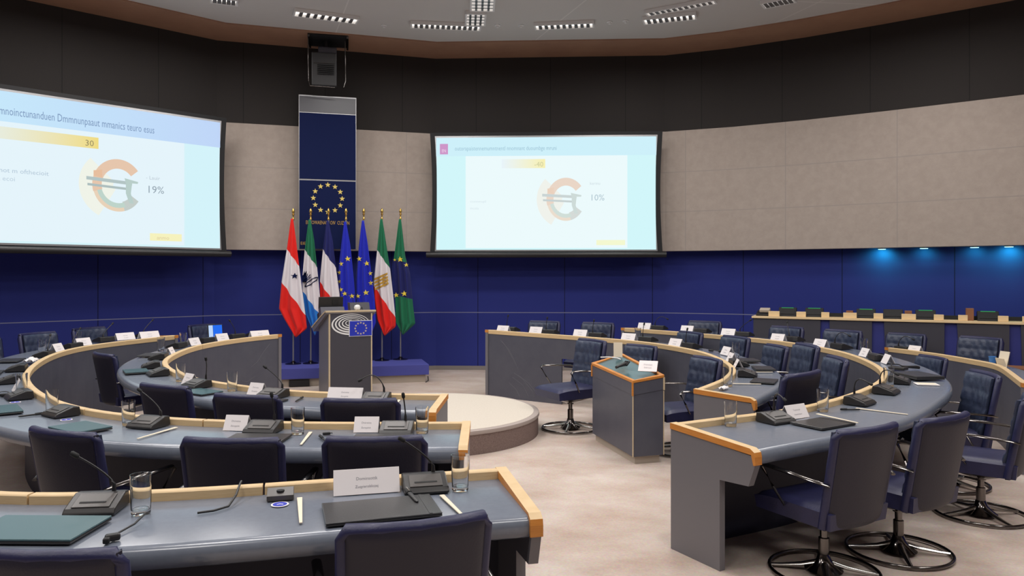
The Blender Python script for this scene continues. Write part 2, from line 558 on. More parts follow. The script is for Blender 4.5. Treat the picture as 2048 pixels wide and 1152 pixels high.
def make_desk(key, pts, depth, label, opening=None, n=64, ends=(True, True), joints=(), foot=0.62, win=2, d2=None, flat=None):
    D = Desk()
    D.c = smooth_curve(pts, n, win)
    D.n = n
    D.depth = depth
    mid = D.c[n // 2]
    D.t, D.o = [], []
    for i in range(n + 1):
        t = (D.c[min(i + 1, n)] - D.c[max(i - 1, 0)]).normalized()
        o = Vector((t.y, -t.x))
        D.t.append(t)
        D.o.append(o)
    sgn = 1 if D.o[n // 2].dot(mid - CENTRE) > 0 else -1
    D.o = [o * sgn for o in D.o]
    if sgn > 0:           # keep one winding for every sweep
        D.flip = False
    else:
        D.flip = True
    D.dd = [depth if d2 is None else depth + (d2 - depth) * max(0.0, (i / n - 0.72) / 0.28) for i in range(n + 1)]
    DESKS[key] = D
    root = empty('curved_conference_desk', (mid.x, mid.y, 0))
    tag(root, label, 'desk', 'curved desks of the horseshoe')
    def sweep(name, prof, m, i0=0, i1=n, smooth=None, caps=True):
        """prof(i) -> closed list of (distance outward from the rail line, height)"""
        vs, fs = [], []
        np_ = len(prof(i0))
        for i in range(i0, i1 + 1):
            for d, z in prof(i):
                p = D.c[i] + D.o[i] * d
                vs.append((p.x - mid.x, p.y - mid.y, z))
        for i in range(i1 - i0):
            for j in range(np_):
                q = (j + 1) % np_
                f = (i * np_ + j, i * np_ + q, (i + 1) * np_ + q, (i + 1) * np_ + j)
                fs.append(f if D.flip else f[::-1])
        fs.append(tuple(range(np_))[::-1] if D.flip else tuple(range(np_)))
        L = (i1 - i0) * np_
        fs.append(tuple(L + j for j in range(np_)) if D.flip else tuple(L + j for j in range(np_))[::-1])
        b = MB()
        b.add(vs, fs)
        return b.build(name, m, root, smooth=smooth)
    Z = [zt(p.y) if flat is None else flat for p in D.c]
    D.flat = flat
    D.L = [0.0]
    for i in range(1, n + 1):
        D.L.append(D.L[-1] + (D.c[i] - D.c[i - 1]).length)
    D.occ = []
    RW = 0.05
    # rail, interrupted by narrow joints
    cuts = [0] + list(joints) + [n]
    for a, c in zip(cuts[:-1], cuts[1:]):
        def rp(i, a=a, c=c):
            return [(0.004, Z[i] - 0.012), (RW, Z[i] - 0.012), (RW, Z[i] + 0.036), (RW - 0.006, Z[i] + 0.041), (0.006, Z[i] + 0.041), (0.0, Z[i] + 0.036)]
        r = sweep('rail', rp, M_WOODL, a, c, smooth=35)
        if c != n or a != 0:
            # pull the ends back by 4 mm so that the joint shows
            me = r.data
            np_ = 6
            for e, sg in ((0, 1), (c - a, -1)):
                idx = a + e
                if idx in (0, n):
                    continue
                for j in range(np_):
                    v = me.vertices[e * np_ + j]
                    v.co.x += D.t[idx].x * 0.005 * sg
                    v.co.y += D.t[idx].y * 0.005 * sg
    def tp(i):
        d, z = D.dd[i], Z[i]
        return [(RW - 0.004, z - 0.035), (RW - 0.004, z), (d - 0.040, z), (d - 0.020, z - 0.004), (d - 0.006, z - 0.016), (d, z - 0.036), (d - 0.001, z - 0.058), (d - 0.010, z - 0.078), (d - 0.030, z - 0.090), (d - 0.060, z - 0.092), (d - 0.075, z - 0.035)]
    sweep('worktop', tp, M_LAM, smooth=50)
    def pp(i):
        z0 = 0.0
        return [(0.010, z0), (0.034, z0), (0.034, Z[i] - 0.012), (0.010, Z[i] - 0.012)]
    def panel(prof, i0, i1):
        o = sweep('front_panel', prof, [M_PANEL, M_PANELIN], i0, i1)
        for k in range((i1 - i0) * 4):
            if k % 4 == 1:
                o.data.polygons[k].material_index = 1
    if opening:
        a, c, zo = opening
        panel(pp, 0, a)
        panel(lambda i: [(0.010, zo), (0.034, zo), (0.034, Z[i] - 0.012), (0.010, Z[i] - 0.012)], a, c)
        panel(pp, c, n)
    else:
        panel(pp, 0, n)
    for e, (i, on) in enumerate(zip((0, n), ends)):
        if not on:
            continue
        t = D.t[i] * (-1 if i == 0 else 1)
        o, d, z = D.o[i], D.dd[i], Z[i]
        def P3(u, zz, w):
            p = D.c[i] + o * u + t * w
            return (p.x - mid.x, p.y - mid.y, zz)
        prof = [(-0.005, 0.0), (d * foot, 0.0), (d * foot, z - 0.215), (d - 0.035, z - 0.200), (d + 0.012, z - 0.075), (d + 0.012, z - 0.03), (-0.005, z + 0.008)]
        b = MB()
        m_ = len(prof)
        vs = [P3(u, zz, 0.001) for u, zz in prof] + [P3(u, zz, 0.042) for u, zz in prof]
        fs = [tuple(range(m_)), tuple(range(2 * m_ - 1, m_ - 1, -1))] + [(j, m_ + j, m_ + (j + 1) % m_, (j + 1) % m_) for j in range(m_)]
        b.add(vs, fs)
        ep = b.build('end_panel', M_ENDPANEL, root)
        b = MB()
        prof = [(-0.006, z + 0.006), (-0.006, z + 0.043), (d - 0.02, z + 0.012), (d + 0.012, z - 0.006), (d + 0.018, z - 0.03), (d + 0.018, z - 0.075), (d + 0.004, z - 0.078), (d - 0.012, z - 0.022), (d - 0.03, z - 0.022)]
        m_ = len(prof)
        vs = [P3(u, zz, -0.004) for u, zz in prof] + [P3(u, zz, 0.048) for u, zz in prof]
        fs = [tuple(range(m_)), tuple(range(2 * m_ - 1, m_ - 1, -1))] + [(j, m_ + j, m_ + (j + 1) % m_, (j + 1) % m_) for j in range(m_)]
        b.add(vs, fs)
        w = b.build('edge_band', [M_WOODO, M_WOODL], ep)
        for k in (3, 4):
            w.data.polygons[k].material_index = 1
        w['label'] = 'oak edge band with orange end face'
    D.root, D.mid = root, mid
    return D

def nearest(D, p):
    bi = min(range(D.n + 1), key=lambda i: (D.c[i] - p).length_squared)
    d = (p - D.c[bi]).dot(D.o[bi])
    t = (p - D.c[bi]).dot(D.t[bi])
    return bi, d, t

L1 = make_desk('L1', [rail_pt(*p) for p in ((557, 669), (486, 676), (400, 690), (358, 705), (336, 717), (333, 727), (345, 737), (362, 746), (395, 756), (470, 768), (545, 777), (610, 782), (696, 785), (884, 788))], 0.44,
               'innermost curved grey desk on the left side of the horseshoe', joints=(13, 36, 50), d2=0.50)
L2 = make_desk('L2', [rail_pt(*p) for p in ((350, 671), (256, 681), (180, 690), (125, 702), (87, 719), (66, 735), (56, 752), (64, 768), (85, 786), (112, 799), (141, 809), (185, 820), (256, 828), (355, 836), (490, 841), (680, 844), (926, 843))], 0.56,
               'middle curved grey desk on the left side, running behind the inner one', joints=(30, 43, 51))
L3 = make_desk('L3', [Vector((-6.4, 6.3)), Vector((-5.6, 5.3)), Vector((-4.5, 4.35)), Vector((-3.3, 3.62))] + [rail_pt(*p) for p in ((0, 988), (90, 986), (230, 982), (375, 977), (520, 967), (675, 955), (870, 944), (993, 936))], 0.62,
               'nearest curved grey desk on the left, in the foreground', joints=(42, 47, 55))
R1 = make_desk('R1', [rail_pt(*p) for p in ((976, 660), (1076, 667), (1150, 672), (1226, 678), (1283, 683), (1350, 693), (1400, 703), (1440, 719), (1460, 733), (1464, 743), (1452, 754), (1425, 765), (1393, 777))], 0.46,
               'innermost curved grey desk on the right, behind the small lectern', opening=(13, 19, 0.60))
R2 = make_desk('R2', [rail_pt(*p) for p in ((1248, 656), (1363, 664), (1455, 672), (1510, 676), (1597, 687), (1640, 694), (1690, 705), (1740, 725), (1763, 740), (1767, 752), (1752, 765), (1700, 787), (1650, 803), (1605, 812), (1530, 825), (1450, 832), (1353, 845))], 0.54,
               'middle curved grey desk on the right with an orange wooden end', d2=0.66)
R3 = make_desk('R3', [Vector((4.76, 9.5)), Vector((4.91, 9.02)), Vector((4.98, 8.57)), Vector((4.99, 8.1)), Vector((4.95, 7.66)), Vector((4.36, 6.42))], 0.26,
               'outermost curved grey desk at the right edge of the room', n=40, win=1, flat=0.74)

# pale scuffs worn into the fronts of the two innermost desks
M_SCUFF = mat('scuff_grey', srgb(100, 100, 108), 0.7)
def scuffs(D, strokes):
    b = MB()
    for st in strokes:
        pts = []
        for f, z in st:
            i = f * D.n
            k = min(D.n - 1, int(i))
            p = D.c[k].lerp(D.c[k + 1], i - k) + D.o[k] * 0.0095
            pts.append((p.x - D.mid.x, p.y - D.mid.y, z))
        b.tube(pts, 0.0022, 4)
    pan = [c for c in COL.objects if c.parent == D.root and c.name.startswith('front_panel')][0]
    b.build('scuff_mark', M_SCUFF, pan)
scuffs(R1, [[(0.035, 0.80), (0.055, 0.70), (0.075, 0.52), (0.085, 0.42)], [(0.04, 0.78), (0.062, 0.66), (0.082, 0.47)], [(0.05, 0.72), (0.07, 0.56)],
            [(0.075, 0.36), (0.10, 0.28), (0.125, 0.14), (0.13, 0.06)], [(0.07, 0.30), (0.10, 0.20), (0.115, 0.06)], [(0.085, 0.34), (0.115, 0.24), (0.14, 0.10)], [(0.06, 0.22), (0.08, 0.14), (0.09, 0.05)]])
scuffs(L1, [[(0.02, 0.80), (0.035, 0.70), (0.05, 0.58), (0.065, 0.52)], [(0.045, 0.62), (0.04, 0.55)], [(0.02, 0.22), (0.035, 0.12), (0.04, 0.04)], [(0.055, 0.40), (0.075, 0.34), (0.09, 0.36)]])

# ------------------------------------------------------------------ chairs
def chair_proto():
    r = empty('conference_chair')
    # backrest: bowed shell, faces +Y
    W, ZB0, ZT0 = 0.49, 0.33, 0.875
    def centre(u, v):
        x = (u * 2 - 1) * (W / 2) * (0.95 + 0.05 * v)
        y = -0.215 - 0.10 * v + 0.045 * (u * 2 - 1) ** 2
        return x, y, ZB0 + (ZT0 - ZB0) * v
    def slab(y0, y1, tuft, umin=0.0, umax=1.0, vmin=0.0, vmax=1.0, nu=26, nv=26):
        b = MB()
        def side(front):
            def f(a, c):
                u, v = umin + (umax - umin) * a, vmin + (vmax - vmin) * c
                x, y, z = centre(u, v)
                e = min(a, 1 - a) * (umax - umin) * W
                e2 = min(c, 1 - c) * (vmax - vmin) * (ZT0 - ZB0)
                k = 1 - math.exp(-e / 0.012)
                k2 = 1 - math.exp(-e2 / 0.012)
                h = (y1 - y0) / 2 * (0.45 + 0.55 * min(k, k2))
                yy = (y0 + y1) / 2 + (h if front else -h)
                if front and tuft:
                    for g in (0.333, 0.667):
                        yy -= 0.011 * math.exp(-((a - g) / 0.03) ** 2) * (0.6 + 0.4 * math.sin(9 * c + 5 * g))
                    for g in (0.25, 0.5, 0.75):
                        yy -= 0.012 * math.exp(-((c - g) / 0.028) ** 2) * (0.75 + 0.25 * math.sin(11 * a + 7 * g))
                    yy += 0.004 * math.sin(31 * a + 3) * math.sin(23 * c + 1)
                return (x, y + yy, z)
            return f
        F, B = side(True), side(False)
        vs = [F(i / nu, j / nv) for j in range(nv + 1) for i in range(nu + 1)] + [B(i / nu, j / nv) for j in range(nv + 1) for i in range(nu + 1)]
        N = (nu + 1) * (nv + 1)
        I = lambda i, j: j * (nu + 1) + i
        fs = []
        for j in range(nv):
            for i in range(nu):
                fs.append((I(i, j), I(i, j + 1), I(i + 1, j + 1), I(i + 1, j)))
                fs.append((N + I(i, j), N + I(i + 1, j), N + I(i + 1, j + 1), N + I(i, j + 1)))
        for i in range(nu):
            fs.append((I(i, 0), I(i + 1, 0), N + I(i + 1, 0), N + I(i, 0)))
            fs.append((I(i, nv), N + I(i, nv), N + I(i + 1, nv), I(i + 1, nv)))
        for j in range(nv):
            fs.append((I(0, j), N + I(0, j), N + I(0, j + 1), I(0, j + 1)))
            fs.append((I(nu, j), I(nu, j + 1), N + I(nu, j + 1), N + I(nu, j)))
        b.add(vs, fs)
        return b
    bk = slab(-0.035, 0.022, False).build('backrest', M_LEATHERB, r, smooth=50)
    # soft roll along the upper edge and sides
    pts = [centre(0.0, v) for v in (0.02, 0.3, 0.6, 0.93)] + [centre(u, 0.985) for u in (0.03, 0.25, 0.5, 0.75, 0.97)] + [centre(1.0, v) for v in (0.93, 0.6, 0.3, 0.02)]
    pts = [(p[0], p[1] - 0.004, p[2]) for p in pts]
    b = MB()
    b.tube(pts, 0.024, 10)
    b.build('edge_roll', M_LEATHER, bk, smooth=60)
    slab(0.014, 0.060, True, 0.04, 0.96, 0.12, 0.985).build('back_cushion', M_QUILT, r, smooth=60)
    # seat
    b = MB()
    def seat(a, c):
        u = a * 2 - 1
        v = c * 2 - 1
        e = max(abs(u), abs(v)) ** 8
        return (u * 0.238, 0.03 + v * 0.265, 0.455 - 0.03 * e - 0.012 * (1 - u * u) * (1 - v * v) - (0.02 * max(0, v) ** 3))
    nu = 16
    vs = [seat(i / nu, j / nu) for j in range(nu + 1) for i in range(nu + 1)]
    N = len(vs)
    vs += [((i / nu * 2 - 1) * 0.230, 0.03 + (j / nu * 2 - 1) * 0.255, 0.335) for j in range(nu + 1) for i in range(nu + 1)]
    I = lambda i, j: j * (nu + 1) + i
    fs = []
    for j in range(nu):
        for i in range(nu):
            fs.append((I(i, j), I(i + 1, j), I(i + 1, j + 1), I(i, j + 1)))
            fs.append((N + I(i, j), N + I(i, j + 1), N + I(i + 1, j + 1), N + I(i + 1, j)))
        fs.append((I(j, 0), N + I(j, 0), N + I(j + 1, 0), I(j + 1, 0)))
        fs.append((I(j, nu), I(j + 1, nu), N + I(j + 1, nu), N + I(j, nu)))
        fs.append((I(0, j), I(0, j + 1), N + I(0, j + 1), N + I(0, j)))
        fs.append((I(nu, j), N + I(nu, j), N + I(nu, j + 1), I(nu, j + 1)))
    b.add(vs, fs)
    b.build('seat', M_LEATHER, r, smooth=55)
    b = MB()
    b.lathe([(0.03, 0.26), (0.10, 0.285), (0.20, 0.318), (0.222, 0.333), (0.0, 0.334)], 24)
    b.build('seat_pan', M_DCHROME, r, smooth=40)
    for s in (-1, 1):
        b = MB()
        path = [(s * 0.262, -0.25, 0.585), (s * 0.292, -0.20, 0.600), (s * 0.297, -0.02, 0.612), (s * 0.296, 0.16, 0.618), (s * 0.29, 0.185, 0.600), (s * 0.276, 0.12, 0.50), (s * 0.25, 0.06, 0.405)]
        b.tube(path, [0.013, 0.017, 0.019, 0.019, 0.015, 0.011, 0.010], 8, flat=0.55)
        b.build('armrest', M_DCHROME, r, smooth=50)
    b = MB()
    b.lathe([(0.030, 0.03), (0.030, 0.20), (0.021, 0.205), (0.021, 0.25), (0.034, 0.255), (0.034, 0.30)], 16)
    b.build('column', M_DCHROME, r, smooth=35)
    b = MB()
    b.tube([(0.295 * math.cos(2 * PI * i / 40), 0.295 * math.sin(2 * PI * i / 40), 0.018) for i in range(40)], 0.0115, 8, loop=True)
    b.build('base_ring', M_DCHROME, r, smooth=50)
    b = MB()
    b.lathe([(0.105, 0.020), (0.07, 0.045), (0.042, 0.075), (0.032, 0.11), (0.0, 0.11)], 20)
    b.build('base_hub', M_DCHROME, r, smooth=50)
    for i in range(4):
        a = PI / 4 + i * PI / 2
        b = MB()
        c, s = math.cos(a), math.sin(a)
        b.tube([(0.03 * c, 0.03 * s, 0.062), (0.12 * c, 0.12 * s, 0.038), (0.22 * c, 0.22 * s, 0.024), (0.292 * c, 0.292 * s, 0.018)], [0.022, 0.018, 0.014, 0.012], 8, flat=0.7)
        b.build('spoke', M_CHROME, r, smooth=50)
    return r

CHAIR = chair_proto()
used_chair = [False]
def place_chair(px, py, ztop, face, label, group=None, s=None):
    """px,py: middle of the top edge of the back; face: plan direction the chair looks in"""
    f = Vector(face).normalized()
    p = at(px, py, ztop)
    s = ztop / 0.89 if s is None else s
    q = p + f * (0.315 * s)
    r = CHAIR if not used_chair[0] else dup(CHAIR)
    used_chair[0] = True
    r.location = (q.x, q.y, 0.0)
    r.rotation_euler = (0, 0, math.atan2(-f.x, f.y))
    r.scale = (min(s, 1.05), min(s, 1.05), s)
    for k in ('label', 'category', 'group'):
        if k in r: del r[k]
    tag(r, label, 'chair', group)
    return r

G = 'navy leather conference chairs'
CH_LIST = [
    # left, seen from behind
    (838, 1040, 0.89, (-0.32, 0.95), 'navy leather chair closest to the camera, its back facing out below the open folder'),
    (62, 1100, 0.89, (0.04, 1), 'navy leather chair cut off by the bottom left corner of the picture'),
    (113, 860, 0.89, (0.38, 0.92), 'navy leather chair seen from behind, leftmost at the middle left desk, near a teal-reflecting folder'),
    (457, 876, 0.89, (0.03, 1), 'navy leather chair seen from behind, middle one of the three at the middle left desk'),
    (748, 873, 0.89, (-0.08, 1), 'navy leather chair seen from behind, rightmost at the middle left desk, nearest the round stage'),
    (320, 769, 0.89, (0.42, 0.9), 'navy leather chair seen from behind, leftmost of three at the innermost left desk'),
    (486, 789, 0.89, (0.24, 0.97), 'navy leather chair seen from behind, middle of three at the innermost left desk'),
    (718, 797, 0.89, (0.0, 1), 'navy leather chair seen from behind, at the right end of the innermost left desk'),
    (200, 706, 0.88, (0.64, 0.77), 'navy leather chair seen edge-on, pushed to the round left end of the innermost left desk'),
    (68, 664, 0.98, (0.96, -0.28), 'dark chair at far left against the blue wall, behind the middle left desk'),
    (172, 654, 0.98, (0.94, -0.34), 'dark chair against the blue wall behind the far end of the middle left desk'),
    (398, 648, 0.97, (0.93, -0.37), 'dark chair behind the blue lit tablet on the innermost left desk'),
    (-42, 674, 0.90, (0.95, -0.3), 'dark chair sliced off by the left edge of the picture, against the blue wall'),
    # right, far
    (1093, 641, 1.00, (-0.5, -0.86), 'dark quilted chair behind the far end of the innermost right desk, left of two'),
    (1200, 644, 1.00, (-0.55, -0.83), 'dark quilted chair behind the innermost right desk, right of two by the wall'),
    (1413, 641, 1.00, (-0.6, -0.8), 'dark quilted chair by the blue wall behind the far end of the middle right desk'),
    (1580, 652, 1.00, (-0.84, -0.54), 'dark quilted chair in front of the long back counter, leftmost of four there'),
    (1692, 659, 1.0, (-0.84, -0.54), 'dark quilted chair in front of the long back counter, second of four from left'),
    (1816, 666, 0.92, (-0.82, -0.57), 'dark quilted chair in front of the long back counter, third of four from left'),
    (1966, 673, 0.95, (-0.89, -0.45), 'dark quilted chair behind the cream card on the outermost right desk'),
    # right, outside the inner ring
    (1388, 663, 0.96, (-0.93, -0.36), 'quilted chair between inner and middle right desks, farthest back'),
    (1479, 672, 0.96, (-0.94, -0.34), 'quilted chair behind a water glass at the innermost right desk, second from the back'),
    (1561, 690, 0.93, (-0.99, -0.1), 'quilted chair beside the rounded edge of the innermost right desk, third from the back'),
    (1627, 688, 1.005, (-1, -0.04), 'tallest quilted chair at the innermost right desk, fourth from the back'),
    (1686, 714, 0.965, (-0.99, 0.1), 'blue quilted chair in front of the curved panel of the middle right desk'),
    (1616, 744, 0.95, (-0.65, 0.76), 'navy chair seen edge-on from behind near the orange end of the innermost right desk'),
    # inside the horseshoe
    (1192, 678, 0.98, (-0.88, -0.5), 'blue quilted chair by the opening in the inner right desk, left of the lectern'),
    (1287, 689, 0.88, (-0.8, -0.6), 'blue quilted chair standing right behind the small lectern'),
    (1421, 714, 0.90, (-0.95, -0.3), 'blue quilted chair right of the small lectern, facing left in the curve of the desk'),
    # right foreground
    (1747, 853, 0.89, (-0.48, 0.88), 'large navy chair seen from behind at the orange end of the middle right desk'),
    (1902, 831, 0.89, (-0.52, 0.85), 'navy chair seen from behind, next to the large one in the right foreground'),
    (2070, 788, 0.89, (-0.78, 0.62), 'navy chair cut off by the right edge of the picture, seat showing'),
    (1980, 744, 0.92, (-0.98, 0.16), 'quilted chair facing the outer tip of the middle right desk'),
    (1872, 712, 0.86, (-1, -0.05), 'quilted chair in front of the outermost right desk, above the large black folder'),
]
for c in CH_LIST:
    place_chair(*c, group=G)

# ------------------------------------------------------------------ things on the desks
def rot_in(o):           # turn so that +Y looks toward the middle of the horseshoe
    i = -o
    return math.atan2(-i.x, i.y)

def spot(D, px, py, dmin, dmax, hs=0.0, hd=0.0, keep=True):
    """place on the worktop, at the seen spot or the nearest free one beside it"""
    D = DESKS[D]
    p = desk_pt(px, py)
    if D.flat is not None:
        p = at(px, py, D.flat)
    i, d, t = nearest(D, p)
    s = D.L[i] + t
    hi = D.dd[i] - dmax
    lo = min(dmin, hi)
    d = max(lo, min(hi, d))
    cand = []
    for a in range(-45, 46):
        for c in range(-12, 13):
            cand.append((abs(a) + 1.4 * abs(c), a * 0.01, c * 0.01))
    cand.sort()
    best = (s, d)
    if hs:
        for _, ds, d_ in cand:
            S, Dd = s + ds, d + d_
            if Dd < lo - 1e-6 or Dd > hi + 1e-6 or S < 0.03 + hs or S > D.L[-1] - 0.03 - hs:
                continue
            if all(abs(S - o[0]) >= hs + o[2] or abs(Dd - o[1]) >= hd + o[3] for o in D.occ):
                best = (S, Dd)
                break
        if keep:
            D.occ.append((best[0], best[1], hs + 0.004, hd + 0.004))
    s, d = best
    k = 0
    while k < D.n - 1 and D.L[k + 1] < s:
        k += 1
    f = (s - D.L[k]) / (D.L[k + 1] - D.L[k])
    o = D.o[k].lerp(D.o[k + 1], f).normalized()
    q = D.c[k].lerp(D.c[k + 1], f) + o * d
    r = max(hs, hd, 0.03)
    z = D.flat if D.flat is not None else max(zt(q.y - r), zt(q.y + r))
    return q, z + 0.004, rot_in(o)

PROTO = {}
def instance(kind, maker):
    if kind not in PROTO:
        PROTO[kind] = maker()
        return PROTO[kind]
    r = dup(PROTO[kind])
    for k in ('label', 'category', 'group'):
        if k in r: del r[k]
    return r

def mic_maker(bend, headless=False):
    def mk():
        r = empty('microphone_unit')
        b = MB()
        b.extr([(-0.085, 0.0), (0.080, 0.0), (0.083, 0.010), (0.075, 0.060), (0.035, 0.064), (-0.070, 0.028), (-0.088, 0.012)], 'x', -0.098, 0.098)
        b.build('base', M_UNIT, r, bevel=0.006)
        b = MB()
        b.extr([(-0.066, 0.0295), (0.020, 0.0587), (0.019, 0.0625), (-0.067, 0.0333)], 'x', -0.072, 0.072)
        kp = b.build('key_plate', M_UNITTOP, r, bevel=0.002)
        b = MB()
        b.box((0, -0.038, 0.0425), (0.10, 0.010, 0.004), rx=0.327)
        b.build('slot', M_BLKM, kp)
        if not headless:
            pts = [(0.045, 0.055, 0.058), (0.045, 0.055, 0.09)]
            for i in range(1, 9):
                t = i / 8
                pts.append((0.045 + bend[0] * t ** 1.3, 0.055 + bend[1] * t * t, 0.09 + bend[2] * (t if bend[3] == 0 else math.sin(t * bend[3]) / math.sin(min(bend[3], PI / 2)))))
            b = MB()
            b.tube(pts, [0.009, 0.008] + [0.0042] * 8, 8)
            b.build('gooseneck', M_BLK, r, smooth=50)
            e = Vector(pts[-1])
            d = (e - Vector(pts[-2])).normalized()
            b = MB()
            b.tube([e, e + d * 0.006, e + d * 0.03, e + d * 0.036], [0.006, 0.0105, 0.0105, 0.006], 10)
            b.build('microphone_head', M_BLKM, r, smooth=50)
        return r
    return mk
BENDS = {'l': (-0.13, -0.02, 0.12, 0), 's': (-0.01, -0.01, 0.11, 0), 'a': (-0.15, -0.06, 0.10, 2.3), 'r': (0.05, -0.03, 0.13, 0), 'b': (-0.05, -0.12, 0.09, 2.2)}

def mic(D, px, py, style, label):
    q, z, rz = spot(D, px, py, 0.148, 0.12, 0.10, 0.09)
    r = instance('mic' + style, mic_maker(BENDS.get(style), style == 'n'))
    r.location = (q.x, q.y, z)
    r.rotation_euler = (0, 0, rz)
    tag(r, label, 'microphone', 'microphone units on the desks')

def glass_maker():
    b = MB()
    b.lathe([(0.0, 0.0), (0.035, 0.0), (0.0365, 0.004), (0.0366, 0.006), (0.0413, 0.154), (0.0414, 0.157), (0.0390, 0.157), (0.0389, 0.154), (0.0340, 0.022), (0.033, 0.018), (0.0, 0.017)], 28)
    return b.build('drinking_glass', M_GLASS, smooth=22)

def glass(D, px, py, label):
    q, z, rz = spot(D, px, py, 0.10, 0.09, 0.044, 0.044)
    r = instance('glass', glass_maker)
    r.location = (q.x, q.y, z)
    tag(r, label, 'glass', 'water glasses on the desks')

def card_maker(w, h, l1, l2):
    def mk():
        r = empty('name_card')
        b = MB()
        t = 0.0012
        d = 0.045
        b.extr([(-d, 0), (-d + t * 2, 0), (0, h - t * 2), (d - t * 2, 0), (d, 0), (t, h), (-t, h)], 'x', -w / 2, w / 2)
        b.build('card', M_PAPER, r)
        a = math.atan2(h, d)
        for s in (-1, 1):
            for k, (tx, zz, sz) in enumerate(((l1, 0.56, 0.2), (l2, 0.26, 0.17))):
                if not tx: continue
                y = s * (d * (1 - zz) + 0.0012)
                o = text('printed_name', tx, h * sz * 0.95, M_INK, r, (0, y, zz * h), (a if s < 0 else PI - a + PI, 0, 0) if s < 0 else (a, 0, PI))
        return r
    return mk

def card(D, px, py, label, w=0.21, h=0.088, l1='Dniretna', l2='Zursyplok', turn=0.0, dmin=0.102):
    q, z, rz = spot(D, px, py, dmin, 0.16, w / 2 + 0.002, 0.047)
    r = instance('card%.3f%.3f%s' % (w, h, l1), card_maker(w, h, l1, l2))
    r.location = (q.x, q.y, z)
    r.rotation_euler = (0, 0, rz + turn)
    tag(r, label, 'name card', 'white name cards on the desks')

def folder_maker(w, d, h, m, opened):
    def mk():
        r = empty('document_folder')
        b = MB()
        b.box((0, 0, h * 0.25), (w, d, h * 0.5))
        b.build('cover', M_FOLDER, r, bevel=0.003)
        b = MB()
        b.box((0, 0, h * 0.53), (w - 0.012, d - 0.012, h * 0.06))
        b.build('paper_block', M_PAPER, r)
        b = MB()
        b.box((0, 0.0, h * 0.78), (w, d, h * 0.44))
        c = b.build('front_cover', m, r, bevel=0.003)
        if opened:
            b = MB()
            b.box((w * 0.5 - 0.045, 0, h * 1.01), (0.012, d * 0.98, 0.003))
            b.build('fold', m, c)
        return r
    return mk

def folder(D, px, py, label, w=0.32, d=0.24, h=0.016, m=None, turn=0.0, opened=False, dmin=0.25, dmax=0.16):
    m = m or M_FOLDER
    ex = abs(math.sin(turn))
    hs, hd = (w * abs(math.cos(turn)) + d * ex) / 2, (d * abs(math.cos(turn)) + w * ex) / 2
    q, z, rz = spot(D, px, py, 0.245 + hd, hd + 0.046, hs, hd)
    r = instance('folder%s%s%s%s' % (w, d, h, m.name), folder_maker(w, d, h, m, opened))
    r.location = (q.x, q.y, z + 0.003)
    r.rotation_euler = (0, 0, rz + turn)
    tag(r, label, 'folder', 'document folders on the desks')

def stick_maker(kind):
    def mk():
        if kind == 'knife':
            b = MB()
            b.prism([(-0.006, -0.10), (0.006, -0.10), (0.011, 0.10), (-0.011, 0.10)], 0, 0.005)
            return b.build('paper_knife', M_CREAM, bevel=0.0012)
        r = empty('pen')
        b = MB()
        b.tube([(0, -0.07, 0.007), (0, -0.06, 0.007), (0, 0.035, 0.007)], [0.002, 0.006, 0.0065], 10)
        b.build('barrel', M_BLK, r, smooth=50)
        b = MB()
        b.tube([(0, 0.03, 0.008), (0, 0.075, 0.008), (0, 0.079, 0.008)], [0.0078, 0.0078, 0.004], 10)
        cp = b.build('cap', M_BLKM, r, smooth=50)
        b = MB()
        b.box((0, 0.05, 0.0165), (0.004, 0.045, 0.002))
        b.build('clip', M_CHROME, cp)
        return r
    return mk

def stick(kind, p0, p1, label, D, lift_=0.0):
    a, c = desk_pt(*p0), desk_pt(*p1)
    v = a - c
    q = (a + c) / 2
    z = zt(q.y)
    if not lift_:
        i, d, t = nearest(DESKS[D], q)
        ln = max(0.1, min(0.34, v.length)) / 2 + 0.01
        u = v.normalized()
        q, z, _ = spot(D, (p0[0] + p1[0]) / 2, (p0[1] + p1[1]) / 2, 0.09, 0.06, ln * abs(u.dot(DESKS[D].t[i])) + 0.008, ln * abs(u.dot(DESKS[D].o[i])) + 0.008)
    r = instance(kind, stick_maker(kind))
    r.location = (q.x, q.y, z + 0.002 + lift_)
    L = 0.20 if kind == 'knife' else 0.15
    r.scale = (1.5 if lift_ > 0.015 and kind == 'pen' else 1, max(0.6, min(1.7, v.length / L)), 1)
    r.rotation_euler = (0, 0, math.atan2(-v.x, v.y))
    tag(r, label, 'pen' if kind == 'pen' else 'paper knife', 'pens and paper knives on the desks')

def small(D, px, py, name, label, cat, builder, dmin=0.06, turn=0.0, dmax=0.06, size=(0.045, 0.04)):
    q, z, rz = spot(D, px, py, dmin, dmax, size[0], size[1])
    r = empty(name, (q.x, q.y, z), rz + turn)
    builder(r)
    tag(r, label, cat)
    return r

